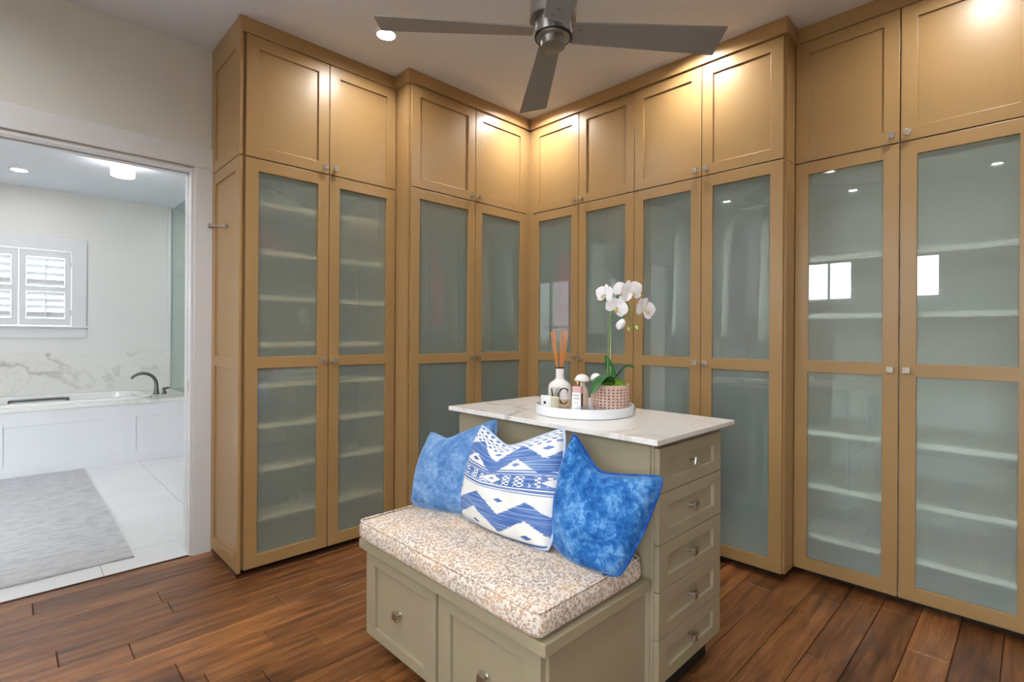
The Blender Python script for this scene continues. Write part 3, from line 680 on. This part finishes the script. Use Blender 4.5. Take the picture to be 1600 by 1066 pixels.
# leopard cushion
def rbox(x0, x1, y0, y1, z0, z1, r, n=5, nx=30, ny=16, puff=.01):
    """soft box: superellipsoid-style rounded slab with a slightly puffed top"""
    cx, cy, cz = (x0 + x1) / 2, (y0 + y1) / 2, (z0 + z1) / 2; hx, hy, hz = (x1 - x0) / 2, (y1 - y0) / 2, (z1 - z0) / 2
    b = bmesh.new(); bmesh.ops.create_cube(b, size=2)
    bmesh.ops.subdivide_edges(b, edges=b.edges[:], cuts=23, use_grid_fill=True)
    for v in b.verts:
        p = Vector((v.co.x * hx, v.co.y * hy, v.co.z * hz))
        q = Vector((max(-hx + r, min(hx - r, p.x)), max(-hy + r, min(hy - r, p.y)), max(-hz + r, min(hz - r, p.z))))
        dlt = p - q
        if dlt.length > 1e-6: p = q + dlt.normalized() * r
        fx_, fy_ = 1 - abs(v.co.x) ** 4, 1 - abs(v.co.y) ** 4
        if p.z > 0: p.z += puff * fx_ * fy_ + .0035 * noise.noise((p.x * 9, p.y * 9, 3)) * fx_ * fy_
        v.co = p + Vector((cx, cy, cz))
    me = bpy.data.meshes.new('cushion'); b.to_mesh(me); b.free()
    me.polygons.foreach_set('use_smooth', [True] * len(me.polygons)); return me
cush = thing('bench_cushion', 'long leopard print seat cushion on the storage bench', 'cushion', (1.30, 1.447, .4838))
me = rbox(-.268, .272, -.504, .508, 0, .084, .030, puff=.008); me.materials.append(M['leopard'])
obj('cover', me, None, cush)
pp = []
for (sx, sy) in ((-1, -1), (1, -1), (1, 1), (-1, 1)):
    for q in range(6):
        a0 = {(-1, -1): PI, (1, -1): 1.5 * PI, (1, 1): 0, (-1, 1): .5 * PI}[(sx, sy)]; a = a0 + PI / 2 * q / 5
        pp.append((.002 + sx * (.270 - .03) + .022 * math.cos(a), .002 + sy * (.506 - .03) + .022 * math.sin(a), .0805))
obj('piping', MB().tube(pp, .0035, 6, closed=True), M['leopard'], cush, smooth=True)

# ------------------------------------------------------------------ pillows
def pillow(label, BL, BR, TR, TL, mat, pmat, thick, sag_top, sag_side=.03, sag_bot=.012, chop=.37, seed=0):
    BL, BR, TR, TL = map(Vector, (BL, BR, TR, TL)); c = (BL + BR + TR + TL) / 4
    nrm = (BR - BL).cross(TL - BL).normalized()      # toward the viewer
    base = thing('throw_pillow', label, 'pillow', c); NU = NV = 28
    ux = (BR - BL).normalized(); uy = ((TL + TR) / 2 - (BL + BR) / 2).normalized()
    def edge(s, t):
        p = BL * (1 - s) * (1 - t) + BR * s * (1 - t) + TR * s * t + TL * (1 - s) * t
        bell = lambda x, m: max(0, 1 - math.sqrt(((x - m) / (m if x < m else 1 - m)) ** 2 + .02)) * 1.15
        p -= uy * (sag_top * bell(s, chop) * t ** 2.2)
        p += uy * (sag_bot * bell(s, .5) * (1 - t) ** 3)
        p += ux * (sag_side * bell(t, .5) * ((1 - s) ** 3 - s ** 3))
        p += (c - p) * (.05 * (abs(2 * s - 1) * abs(2 * t - 1)) ** 6)     # rounded corners
        return p
    def surf(side):
        def f(s, t):
            p = edge(s, t); a = max(0, 1 - (2 * s - 1) ** 2); b = max(0, 1 - (2 * t - 1) ** 2)
            h = thick * (a * b) ** .45 * (1.0 - .25 * math.exp(-((s - chop) / .18) ** 2) * t ** 2)
            h *= 1 + .12 * noise.noise((s * 3 + seed, t * 3, seed)); h += .010 * (a * b) ** .5 * noise.noise((s * 7, t * 7 + seed, 5))
            return p + nrm * (h * side * (1.0 if side > 0 else .55)) - c
        return f
    mb = MB().grid(surf(1), NU, NV); o = len(mb.v); mb.grid(surf(-1), NU, NV)
    me = mesh('cover', mb, mat, True); uvl = me.uv_layers.new(name='UVMap')
    n1 = (NU + 1) * (NV + 1)
    for lp in me.loops:
        vi = lp.vertex_index % n1; uvl.data[lp.index].uv = ((vi % (NU + 1)) / NU, (vi // (NU + 1)) / NV)
    b = bmesh.new(); b.from_mesh(me); bmesh.ops.remove_doubles(b, verts=b.verts, dist=.0004); bmesh.ops.recalc_face_normals(b, faces=b.faces); b.to_mesh(me); b.free()
    obj('cover', me, None, base)
    K = 24; loop = [edge(i / K, 0) for i in range(K)] + [edge(1, i / K) for i in range(K)] + [edge(1 - i / K, 1) for i in range(K)] + [edge(0, 1 - i / K) for i in range(K)]
    obj('piping', MB().tube([p - c for p in loop], .0055, 7, closed=True), pmat, base, smooth=True)
    return base
pillow('pale blue velvet pillow at the left end of the leopard cushion', (1.285, 1.945, .578), (1.40, 1.60, .583), (1.53, 1.640, .966), (1.43, 2.00, .872), M['velvet2'], M['velvet2'], .09, .055, -.008, -.012, .33, 1)
pillow('blue and white ikat pillow in the middle of the bench', (1.352, 1.672, .580), (1.338, 1.168, .578), (1.455, 1.195, .995), (1.425, 1.632, .955), M['ikat'], M['ikatpipe'], .09, .085, -.012, -.012, .40, 2)
pillow('bright blue velvet pillow at the right end of the bench', (1.40, 1.222, .580), (1.368, .905, .572), (1.545, .852, .866), (1.455, 1.165, .985), M['velvet'], M['piping_blue'], .10, .085, -.008, -.022, .40, 3)

# ------------------------------------------------------------------ tray and what stands on it
TZ = .9806; TXY = (1.872, 1.436)
tr = thing('serving_tray', 'round white lacquer tray on the stone countertop', 'tray', (*TXY, TZ))
obj('pan', MB().lathe([(.218, 0), (.222, .002), (.222, .038), (.220, .041), (.214, .041), (.212, .038), (.212, .009), (.208, .007), (.002, .007)], n=72, cap=True), M['trayw'], tr, smooth=True, angle=40)
ha = math.atan2(-.70, .713) - .12
obj('handle', MB().box(-.035, .035, -.0015, .0035, -.0075, .0075).map(lambda p: (p.x, p.y, p.z)), M['nickel'], tr, (.2225 * math.cos(ha), .2225 * math.sin(ha), .022), (0, 0, ha - PI / 2), bevel=.003)
TF = TZ + .0075
# orchid
rt = Vector((.713, -.701, 0)); tw = Vector((-.701, -.713, 0)); up = Vector((0, 0, 1))
PC = Vector((1.951, 1.346, TF))
orc = thing('potted_orchid', 'white orchid in a woven-pattern blush pot on the tray', 'orchid', PC)
mb = MB(); NR, NK = 18, 56
def potR(z): return .0735 + .0075 * min(1, z / .02)
vs = []; Hp = .118
for j in range(NR + 1):
    for q in range(NK): a = 2 * PI * q / NK; z = Hp * j / NR; vs.append((potR(z) * math.cos(a), potR(z) * math.sin(a), z))
mb.v = vs
for j in range(NR):
    for q in range(NK):
        q2 = (q + 1) % NK; F = (j * NK + q, j * NK + q2, (j + 1) * NK + q2, (j + 1) * NK + q)
        hole = (j % 2 == 1 and 0 < j < NR - 1 and (q + (j // 2 % 2) * 0) % 2 == 0)
        if not hole: mb.f.append(F); mb.mi.append(0)
        else:
            P = [Vector(vs[i]) for i in F]; c = sum(P, Vector()) / 4; ins = []
            for p in P: ins.append(p.lerp(c, .22) )
            dp = []
            for p in P:
                w = p.lerp(c, .45); k_ = 1 - .006 / math.hypot(w.x, w.y); dp.append(Vector((w.x * k_, w.y * k_, w.z)))
            o = len(mb.v); mb.v += [tuple(p) for p in ins + dp]
            for e in range(4):
                e2 = (e + 1) % 4
                mb.f += [(F[e], F[e2], o + e2, o + e), (o + e, o + e2, o + 4 + e2, o + 4 + e)]; mb.mi += [0, 1]
            mb.f.append((o + 4, o + 5, o + 6, o + 7)); mb.mi.append(1)
mb.lathe([(.081, Hp), (.0815, Hp + .003), (.076, Hp + .003), (.074, Hp - .012), (.001, Hp - .012)], n=NK, cap=False)
mb.f.append(tuple(reversed(range(NK)))); mb.mi.append(0)
obj('pot', mb, [M['terra'], M['terrad']], orc, fix=False)
mo = MB().grid(lambda u, v: (lambda r, a: (r * math.cos(a) + .012, r * math.sin(a) - .010, Hp - .008 + .040 * (1 - (r / .062) ** 2) + .005 * noise.noise((r * 90 * math.cos(a), r * 90 * math.sin(a), 1))))(.001 + .061 * v, 2 * PI * u), 40, 14)
obj('moss', mo, M['moss'], orc, smooth=True)
P3 = lambda x, y, z: Vector((x, y, z)) - PC
stem = [P3(1.943, 1.357, 1.10), P3(1.943, 1.357, 1.20), P3(1.947, 1.351, 1.341), P3(1.951, 1.345, 1.43), P3(1.957, 1.336, 1.485), P3(1.968, 1.322, 1.505), P3(1.983, 1.300, 1.492), P3(1.994, 1.281, 1.455), P3(1.993, 1.281, 1.42), P3(1.998, 1.274, 1.395), P3(2.004, 1.265, 1.375)]
def smoothpts(p, n=5):
    out = []
    for i in range(len(p) - 1):
        a, b, c, d_ = p[max(i - 1, 0)], p[i], p[i + 1], p[min(i + 2, len(p) - 1)]
        for q in range(n):
            t = q / n; out.append(.5 * ((2 * b) + (c - a) * t + (2 * a - 5 * b + 4 * c - d_) * t * t + (3 * b - a - 3 * c + d_) * t ** 3))
    return out + [p[-1]]
sp_ = smoothpts(stem)
obj('stem', MB().tube(sp_, [.0042 - .0022 * i / len(sp_) for i in range(len(sp_))], 8), M['stem'], orc, smooth=True)
obj('stake', MB().tube([P3(1.951, 1.350, 1.10), P3(1.952, 1.350, 1.43)], .0028, 8), M['stake'], orc, smooth=True)
def leaf(pts, width, droop_n, name='leaf', mat=None, fold=.25):
    """pts: centre line; droop_n: side vector"""
    c = smoothpts([Vector(p) for p in pts], 5); n = len(c) - 1; mb = MB(); sd_ = Vector(droop_n).normalized()
    def f(u, v):
        i = min(int(v * n), n - 1); t = v * n - i; p = c[i].lerp(c[i + 1], t); tg = (c[i + 1] - c[i]).normalized()
        s = (sd_ - tg * sd_.dot(tg)).normalized(); nn = s.cross(tg)
        w = width * math.sin(PI * (.10 + .9 * v) ** .8) ** .7 if v < 1 else 0; w = max(w, .001); x = (u - .5) * 2
        return p + s * (x * w) + nn * (fold * w * x * x)
    mb.grid(f, 8, 16); o = len(mb.v)
    mb.grid(lambda u, v: f(u, v) - Vector((0, 0, .0012)), 8, 16)
    return obj(name, mb, mat or M['leaf'], orc, smooth=True)
c0 = P3(1.948, 1.352, 1.105)
lf = lambda *q: [c0 + rt * a + tw * b + up * z for a, b, z in q]
leaf(lf((0, .01, 0), (-.03, .045, .046), (-.066, .085, .040), (-.098, .105, -.028)), .047, rt * .6 + tw * .8 + up * .2)
leaf(lf((0, 0, 0), (.01, .0, .05), (-.004, .0, .10), (-.020, .0, .135)), .020, rt + tw * .4)
leaf(lf((.005, .0, .0), (.04, .01, .05), (.075, .015, .085), (.112, .018, .078)), .020, tw + up * .5)
leaf(lf((0, -.01, 0), (.0, -.05, .04), (.01, -.09, .03)), .025, rt)
obj('clip', MB().tube([c0 + rt * (.028 + .014 * math.cos(a)) + up * (.032 + .014 * math.sin(a)) + tw * .02 for a in [PI * q / 10 - .2 for q in range(13)]], .003, 6), M['crystal'], orc, smooth=True)
def flower(ctr, nrm, spin=0, s=1.0, sepal=.052, openness=.25):
    n = Vector(nrm).normalized(); u = (up - n * up.dot(n)).normalized(); r = u.cross(n) * 1.0
    fl_ = obj('blossom', MB().lathe([(.002, -.004), (.006, 0), (.004, .006)], n=10).map(lambda p: Vector(ctr) - PC + r * p.x + u * p.y + n * p.z), M['bud'], orc, smooth=True)
    def petal(ang, L, w, cup, lift):
        d_ = u * math.cos(ang) + r * math.sin(ang); e = n.cross(d_)
        def f(a, v):
            x = (a - .5) * 2; ww = w * (math.sin(PI * min(1, .06 + v * .94)) ** .55) * (.55 + .45 * min(1, v * 1.6)) if v < 1 else .0008
            return Vector(ctr) - PC + d_ * (L * v) + e * (x * ww) + n * (lift + cup * v * v * L - .18 * ww * x * x + .06 * L * math.sin(3 * v))
        mb = MB().grid(f, 8, 10); mb.grid(lambda a, v: f(a, v) - n * .0008, 8, 10)
        obj('petal', mb, M['petal'], fl_, smooth=True)
    for k_ in range(3): petal(spin + k_ * 2 * PI / 3, sepal * s, .019 * s, .12, 0)
    for k_ in (-1, 1): petal(spin + k_ * 1.25, .056 * s, .034 * s, openness, .002)
    def lip(a, v):
        x = (a - .5) * 2; return Vector(ctr) - PC - u * (.004 + .016 * v * s) + r * (x * (.009 - .004 * v) * s) + n * (.004 + .018 * math.sin(v * 2.4) * s + .006 * x * x)
    mb = MB().grid(lip, 6, 8); obj('lip', mb, M['lip'], fl_, smooth=True)
    obj('column', MB().lathe([(.0035, 0), (.0045, .008), (.002, .013)], n=8).map(lambda p: Vector(ctr) - PC + r * p.x + u * (p.y + .003) + n * p.z), M['petal'], fl_, smooth=True)
FLW = [((1.934, 1.370, 1.512), -rt * .75 + tw * .65 + up * .1, .1, .9), ((1.962, 1.331, 1.455), -rt * .25 + tw * .9 - up * .35, .5, .95), ((1.974, 1.312, 1.518), tw * .9 - rt * .2 + up * .2, .9, .9),
       ((1.994, 1.280, 1.522), rt * .35 + tw * .9 + up * .05, -.25, 1.05), ((2.026, 1.232, 1.445), rt * .55 + tw * .85, .3, 1.05)]
stemn = [6, 12, 24, 30, 40]
for (c_, n_, s_, k_), si in zip(FLW, (22, 26, 24, 30, 38)):
    c_ = Vector(c_) + tw * .02; flower(c_, n_, s_, k_)
    obj('flower_stalk', MB().tube([sp_[si], (sp_[si] + c_ - PC) / 2 + up * .006, c_ - PC - Vector(n_).normalized() * .004], .0015, 6), M['stem'], orc, smooth=True)
def budf(c_, r_, mat, si, el=1.3, dirn=None):
    c_ = Vector(c_)
    obj('bud', MB().lathe([(.001, -1), (.5, -.8), (.9, -.3), (1, .1), (.75, .6), (.3, .95), (.05, 1.02)], n=14).map(lambda p: c_ - PC + rt * (p.x * r_) + tw * (p.y * r_) + (up * -1 + rt * .3 * (-1 if si < 48 else 1)).normalized() * (p.z * r_ * el)), mat, orc, smooth=True)
    obj('flower_stalk', MB().tube([sp_[si], (sp_[si] + c_ - PC) / 2 + up * .004, c_ - PC + up * r_ * .9], .0014, 6), M['stem'], orc, smooth=True)
budf((1.972, 1.309, 1.380), .022, M['petal'], 40, 1.2); budf((2.013, 1.252, 1.366), .009, M['bud'], 50, 1.3); budf((1.993, 1.281, 1.358), .007, M['bud'], 48, 1.5)
# reed diffuser
DC = Vector((1.880, 1.587, TF))
df = thing('reed_diffuser', 'white bottle with black lettering and orange reeds on the tray', 'diffuser', DC)
bprof = [(.050, 0), (.055, .004), (.0555, .02), (.0555, .042), (.0555, .07), (.055, .085), (.0535, .098), (.049, .110), (.040, .120), (.028, .127), (.0205, .134), (.019, .145), (.0195, .180), (.0205, .1855), (.017, .1855), (.016, .15)]
obj('bottle', MB().lathe(bprof, n=48, mifn=lambda j: 1 if j <= 2 else 0), [M['bottle'], M['amber']], df, smooth=True, angle=40)
def brad(z):
    for (a, za), (b, zb) in zip(bprof, bprof[1:]):
        if za <= z <= zb and zb > za: return a + (b - a) * (z - za) / (zb - za)
    return .05
cang = math.atan2(-DC.y, -DC.x)
def ribbon(poly_pts, widths):       # (arc length s to the right seen from the camera, height), stroke half widths
    mb = MB(); vs = []; n = len(poly_pts)
    for i, (s, z) in enumerate(poly_pts):
        a = poly_pts[max(0, i - 1)]; b = poly_pts[min(n - 1, i + 1)]; tx_, tz_ = b[0] - a[0], b[1] - a[1]; l = math.hypot(tx_, tz_) or 1; nx, nz = -tz_ / l, tx_ / l
        for sg in (-1, 1):
            ss, zz_ = s + nx * widths[i] * sg, z + nz * widths[i] * sg
            rr_ = brad(max(.001, zz_)) + .0006; an = cang + ss / .0555; vs.append((rr_ * math.cos(an), rr_ * math.sin(an), zz_))
    mb.add(vs, [(2 * i, 2 * i + 2, 2 * i + 3, 2 * i + 1) for i in range(n - 1)]); return mb
cc = []; cwid = []
for q in range(25):
    a = math.radians(42 + (318 - 42) * q / 24); cc.append((.020 + .026 * math.cos(a), .058 + .036 * math.sin(a))); f = abs(math.cos(a)) if math.cos(a) < 0 else .25; cwid.append(.0012 + .0052 * f)
lt = ribbon(cc, cwid); s_ = ribbon([(.0395, .068), (.0400, .082), (.0405, .092)], [.001, .003, .0022]); lt.add(s_.v, s_.f)
for a, b, wd in (((-.043, .090), (-.028, .030), .0042), ((-.028, .030), (-.014, .090), .0016)):
    r_ = ribbon([(a[0] + (b[0] - a[0]) * q / 8, a[1] + (b[1] - a[1]) * q / 8) for q in range(9)], [wd] * 9); lt.add(r_.v, r_.f)
for a, b in (((-.050, .0905), (-.036, .0905)), ((-.019, .0905), (-.008, .0905))):
    r_ = ribbon([(a[0] + (b[0] - a[0]) * q / 4, a[1]) for q in range(5)], [.0008] * 5); lt.add(r_.v, r_.f)
obj('lettering', lt, M['black'], df, fix=False)
obj('neck_collar', MB().lathe([(.0208, .183), (.0212, .1875), (.0208, .189), (.016, .189), (.016, .183)], n=28, cap=False), M['black'], df, smooth=True, angle=40)
for q, (a, b) in enumerate(((-.045, .0), (-.037, .012), (-.033, -.014), (-.028, .018), (-.030, .0), (.002, .012), (.012, -.010), (.020, .018), (.026, 0), (.034, -.012), (.038, .012))):
    tp = rt * a + tw * b + up * (.366 - abs(a) * .25 + .004 * math.sin(q * 2.1)); bs = rt * (-a * .12) + tw * (-b * .3) + up * .06
    obj('reed', MB().tube([bs, tp], .0019, 6), M['reed'], df, smooth=True)
# candle
CC = Vector((1.752, 1.535, TF))
ca = thing('glass_candle', 'glass jar candle with a white label on the tray', 'candle', CC)
obj('jar', MB().lathe([(.038, 0), (.0435, .004), (.0445, .10), (.0445, .108), (.0415, .108), (.041, .012), (.001, .010)], n=40), M['glass'], ca, smooth=True, angle=40)
obj('wax', MB().lathe([(.0402, .0125), (.0408, .060), (.001, .061)], n=36), M['wax'], ca, smooth=True, angle=40)
obj('wick', MB().tube([(0, 0, .061), (.002, 0, .074)], .001, 6), M['black'], ca)
can = math.atan2(-CC.y, -CC.x) - .55
lb = MB(); 
def wrap(mb, a0, a1, z0, z1, r_, mi=0, n=10):
    o = len(mb.v); r0_, r1_ = r_
    for q in range(n + 1):
        a = a0 + (a1 - a0) * q / n
        for z, R_ in ((z0, r0_), (z1, r1_)): mb.v.append((R_ * math.cos(a), R_ * math.sin(a), z))
    for q in range(n): mb.f.append((o + 2 * q, o + 2 * q + 2, o + 2 * q + 3, o + 2 * q + 1)); mb.mi.append(mi)
wrap(lb, can - .62, can + .62, .012, .074, (.0447, .0451)); wrap(lb, can - .13, can + .13, .036, .048, (.0451, .0453), 1, 4)
obj('label', lb, [M['paper'], M['black']], ca, fix=False)
# perfume bottle
PB = Vector((1.786, 1.405, TF))
pf = thing('perfume_bottle', 'small square pink perfume bottle with white label and gold cap', 'bottle', PB, math.atan2(-PB.y, -PB.x) + PI / 2 - .35)
obj('bottle', B(-.020, .020, -.016, .016, 0, .118), M['pinkglass'], pf, bevel=.003)
obj('label', MB().box(-.0195, .0195, -.0166, -.0162, .006, .092), M['paper'], pf)
obj('lettering', MB().box(-.012, .012, -.0169, -.0167, .078, .0815).box(-.015, .015, -.0169, -.0167, .064, .0675).box(-.009, .009, -.0169, -.0167, .046, .048).box(-.010, .010, -.0169, -.0167, .022, .024), paint('label_grey_print', (150, 150, 156), .6, 0), pf)
obj('side_label', B(.0203, .0207, -.013, .010, .03, .086), M['black'], pf)
obj('cap', MB().lathe([(.010, .1185), (.0105, .121), (.0105, .138), (.0095, .141)], n=20), M['goldcap'], pf, smooth=True, angle=40)
# mushroom jars
def mush(c, s, label):
    c = Vector(c); t = thing('mushroom_jar', label, 'jar', c, 0, 'mushroom jars on the tray')
    obj('stem', MB().lathe([(.026 * s, 0), (.030 * s, .004), (.031 * s, .04), (.029 * s, .075), (.024 * s, .095), (.017 * s, .104), (.015 * s, .122)], n=32), M['bone'], t, smooth=True, angle=40)
    obj('cap', MB().lathe([(.012 * s, .1222), (.030 * s, .124), (.0355 * s, .129), (.034 * s, .138), (.027 * s, .150), (.015 * s, .158), (.002, .160)], n=32), M['ceramic'], t, smooth=True, angle=50)
mush((1.922, 1.488, TF), 1.0, 'nearer white-capped mushroom jar between diffuser and orchid')
mush((2.018, 1.478, TF), .8, 'farther white-capped mushroom jar half hidden by the orchid leaf')
# crystal dish
cdx = MB(); n = 24; ring = []
pr = [(.030, 0), (.045, .006), (.056, .022), (.059, .036), (.055, .036), (.050, .022), (.038, .010), (.002, .008)]
for j, (r_, z) in enumerate(pr):
    for q in range(n): a = 2 * PI * q / n; k_ = 1 + (.045 if q % 2 else -.03) * (1 if 0 < j < 4 else .3); cdx.v.append((r_ * k_ * math.cos(a), r_ * k_ * math.sin(a), z))
for j in range(len(pr) - 1):
    for q in range(n): q2 = (q + 1) % n; cdx.f.append((j * n + q, j * n + q2, (j + 1) * n + q2, (j + 1) * n + q)); cdx.mi.append(0)
cdx.f.append(tuple(reversed(range(n)))); cdx.f.append(tuple((len(pr) - 1) * n + q for q in range(n))); cdx.mi += [0, 0]
tag(obj('crystal_dish', cdx, M['crystal'], None, (1.792, 1.335, TF)), 'small cut crystal dish at the front of the tray', 'dish')

# ------------------------------------------------------------------ clothes and shoes behind the frosted glass
def garment_mesh(L, w, t, seed):
    mb = MB(); r_ = random.Random(seed); K = 14; R_ = 20; vs = []
    for j in range(K + 1):
        f = j / K; z = -L * f
        hw_ = w * (.16 + .84 * min(1, f * 7) ** .6) * (1 + .12 * f); ht = t * (.5 + .6 * min(1, f * 4) + .5 * f)
        for q in range(R_):
            a = 2 * PI * q / R_; wob = 1 + .22 * f * math.sin(a * 5 + seed) + .1 * noise.noise((a, f * 3, seed))
            vs.append((ht * math.cos(a) * wob, hw_ * math.sin(a), z))
    mb.add(vs, [(j * R_ + q, j * R_ + (q + 1) % R_, (j + 1) * R_ + (q + 1) % R_, (j + 1) * R_ + q) for j in range(K) for q in range(R_)] + [tuple(range(R_)), tuple(reversed(range(K * R_, K * R_ + R_)))])
    return mb
hk = mesh('hanger', MB().tube([(0, -.19, -.07), (0, 0, -.008), (0, .19, -.07), (0, -.19, -.07)], .004, 6).tube([(0, 0, -.008), (0, 0, .03), (0, .018, .048), (0, .012, .064), (0, -.006, .062)], .0025, 6), M['stake'])
def rod(par, x0, x1, y, z): obj('hanging_rod', MB().tube([(x0 + .019, y, z), (x1 - .019, y, z)], .014, 12), M['nickel'], par, smooth=True)
ORD = 'first second third fourth fifth sixth seventh eighth ninth tenth'.split()
CN = {}
def hang(cab, xs, y, z, L, cols, where, grp, seed):
    for i, (x, c) in enumerate(zip(xs, cols)):
        p = Matrix.Translation(cab.location) @ Matrix.Rotation(cab.rotation_euler.z, 4, 'Z') @ Vector((x, y, z - .078))
        t = thing('hanging_garment', '%s garment, %s from left on %s' % (CN[c], ORD[i], where), 'garment', p, cab.rotation_euler.z + random.uniform(-.3, .3), grp)
        obj('cloth', garment_mesh(L * random.uniform(.85, 1.1), .21, .020, seed + i), cloth(c), t, smooth=True); obj('hanger', hk, None, t)
PK, WH, CR, GY, BK, BL_, GR = (200, 84, 104), (226, 226, 222), (206, 196, 178), (132, 134, 136), (52, 54, 60), (84, 112, 150), (120, 132, 112)
CN.update({PK: 'pink', WH: 'white', CR: 'cream', GY: 'grey', BK: 'black', BL_: 'blue', GR: 'sage'})
for cab, x0, x1, up_c, lo_c, nm in ((L2, 0, 1.115, [WH, GY, PK, CR, GY, GR, WH, CR, GR, WH], [GY, BK, GY, BL_, GY, GR, GY], 'left of the corner'),
                                    (R1a, .006, .948, [GR, PK, PK, WH, GY, CR, GY, BK, GY], [BL_, BL_, GY, BK, CR, GY], 'behind the orchid'),
                                    (R1b, 0, .931, [GY, BK, WH, GY, CR, GY, WH, BK, GY, WH], [GY, GR, GY, BK, GY, GY], 'right of the orchid')):
    dpt = .275; n1, n2 = len(up_c), len(lo_c)
    rod(cab, x0, x1, dpt, 2.14); rod(cab, x0, x1, dpt, 1.06); shelves(cab, x0, x1, .66, (1.17,), M['inner'])
    hang(cab, [x0 + .09 + (x1 - x0 - .18) * i / (n1 - 1) for i in range(n1)], dpt, 2.14 + .0, .72, up_c, 'upper rod in cabinet ' + nm, 'upper rod clothes ' + nm, 11)
    hang(cab, [x0 + .09 + (x1 - x0 - .18) * i / (n2 - 1) for i in range(n2)], dpt, 1.06, .62, lo_c, 'lower rod in cabinet ' + nm, 'lower rod clothes ' + nm, 41)
def bag(x, y, z, c, label, s=1):
    t = thing('handbag', label, 'handbag', (x, y, z))
    obj('body', MB().box(-.11 * s, .11 * s, -.05 * s, .05 * s, 0, .15 * s), cloth(c), t, bevel=.02, seg=3)
    obj('handle', MB().tube([(.06 * s * math.cos(a), 0, .15 * s + .06 * s * math.sin(a)) for a in [PI * q / 10 for q in range(11)]], .006, 8), cloth(c), t, smooth=True)
bag(1.04, 3.18, 1.8005, PK, 'pink handbag behind the left frosted door of the shoe cabinet'); bag(1.22, 3.17, 1.8005, (170, 96, 104), 'small dusty pink handbag beside the pink one', .6)
bag(1.2, 3.18, 2.0705, CR, 'cream handbag on the top shelf of the shoe cabinet', .75)
def shoe(x, y, z, c, label, grp):
    t = thing('shoe', label, 'shoe', (x, y, z), 0, grp); mb = MB(); K = 12
    def f(u, v):
        a = 2 * PI * u; yy = -.12 + .24 * v; w = .034 * (math.sin(PI * (.08 + .84 * v)) ** .5); hgt = .03 + .05 * v ** 2
        return (w * math.cos(a), yy, max(.001, hgt * .5 + hgt * .5 * math.sin(a) + .05 * v ** 2))
    mb.grid(f, 14, K); obj('upper', mb, cloth(c), t, smooth=True); obj('heel', B(-.012, .012, .085, .11, 0, .055), cloth(c), t)
for z, zl in ((1.2805, 'fifth'), (1.5455, 'third'), (2.0705, 'top')):
    for k_, (x, c) in enumerate(((1.52, CR), (1.62, CR)) if z < 1.4 else ((1.50, GY), (1.60, GY)) if z < 1.9 else ((1.62, WH), (1.72, WH))):
        shoe(x, 3.2, z, c, '%s shoe of the pair on the %s shelf behind the second frosted door' % (('left', 'right')[k_], zl), '%s shelf shoes' % zl)
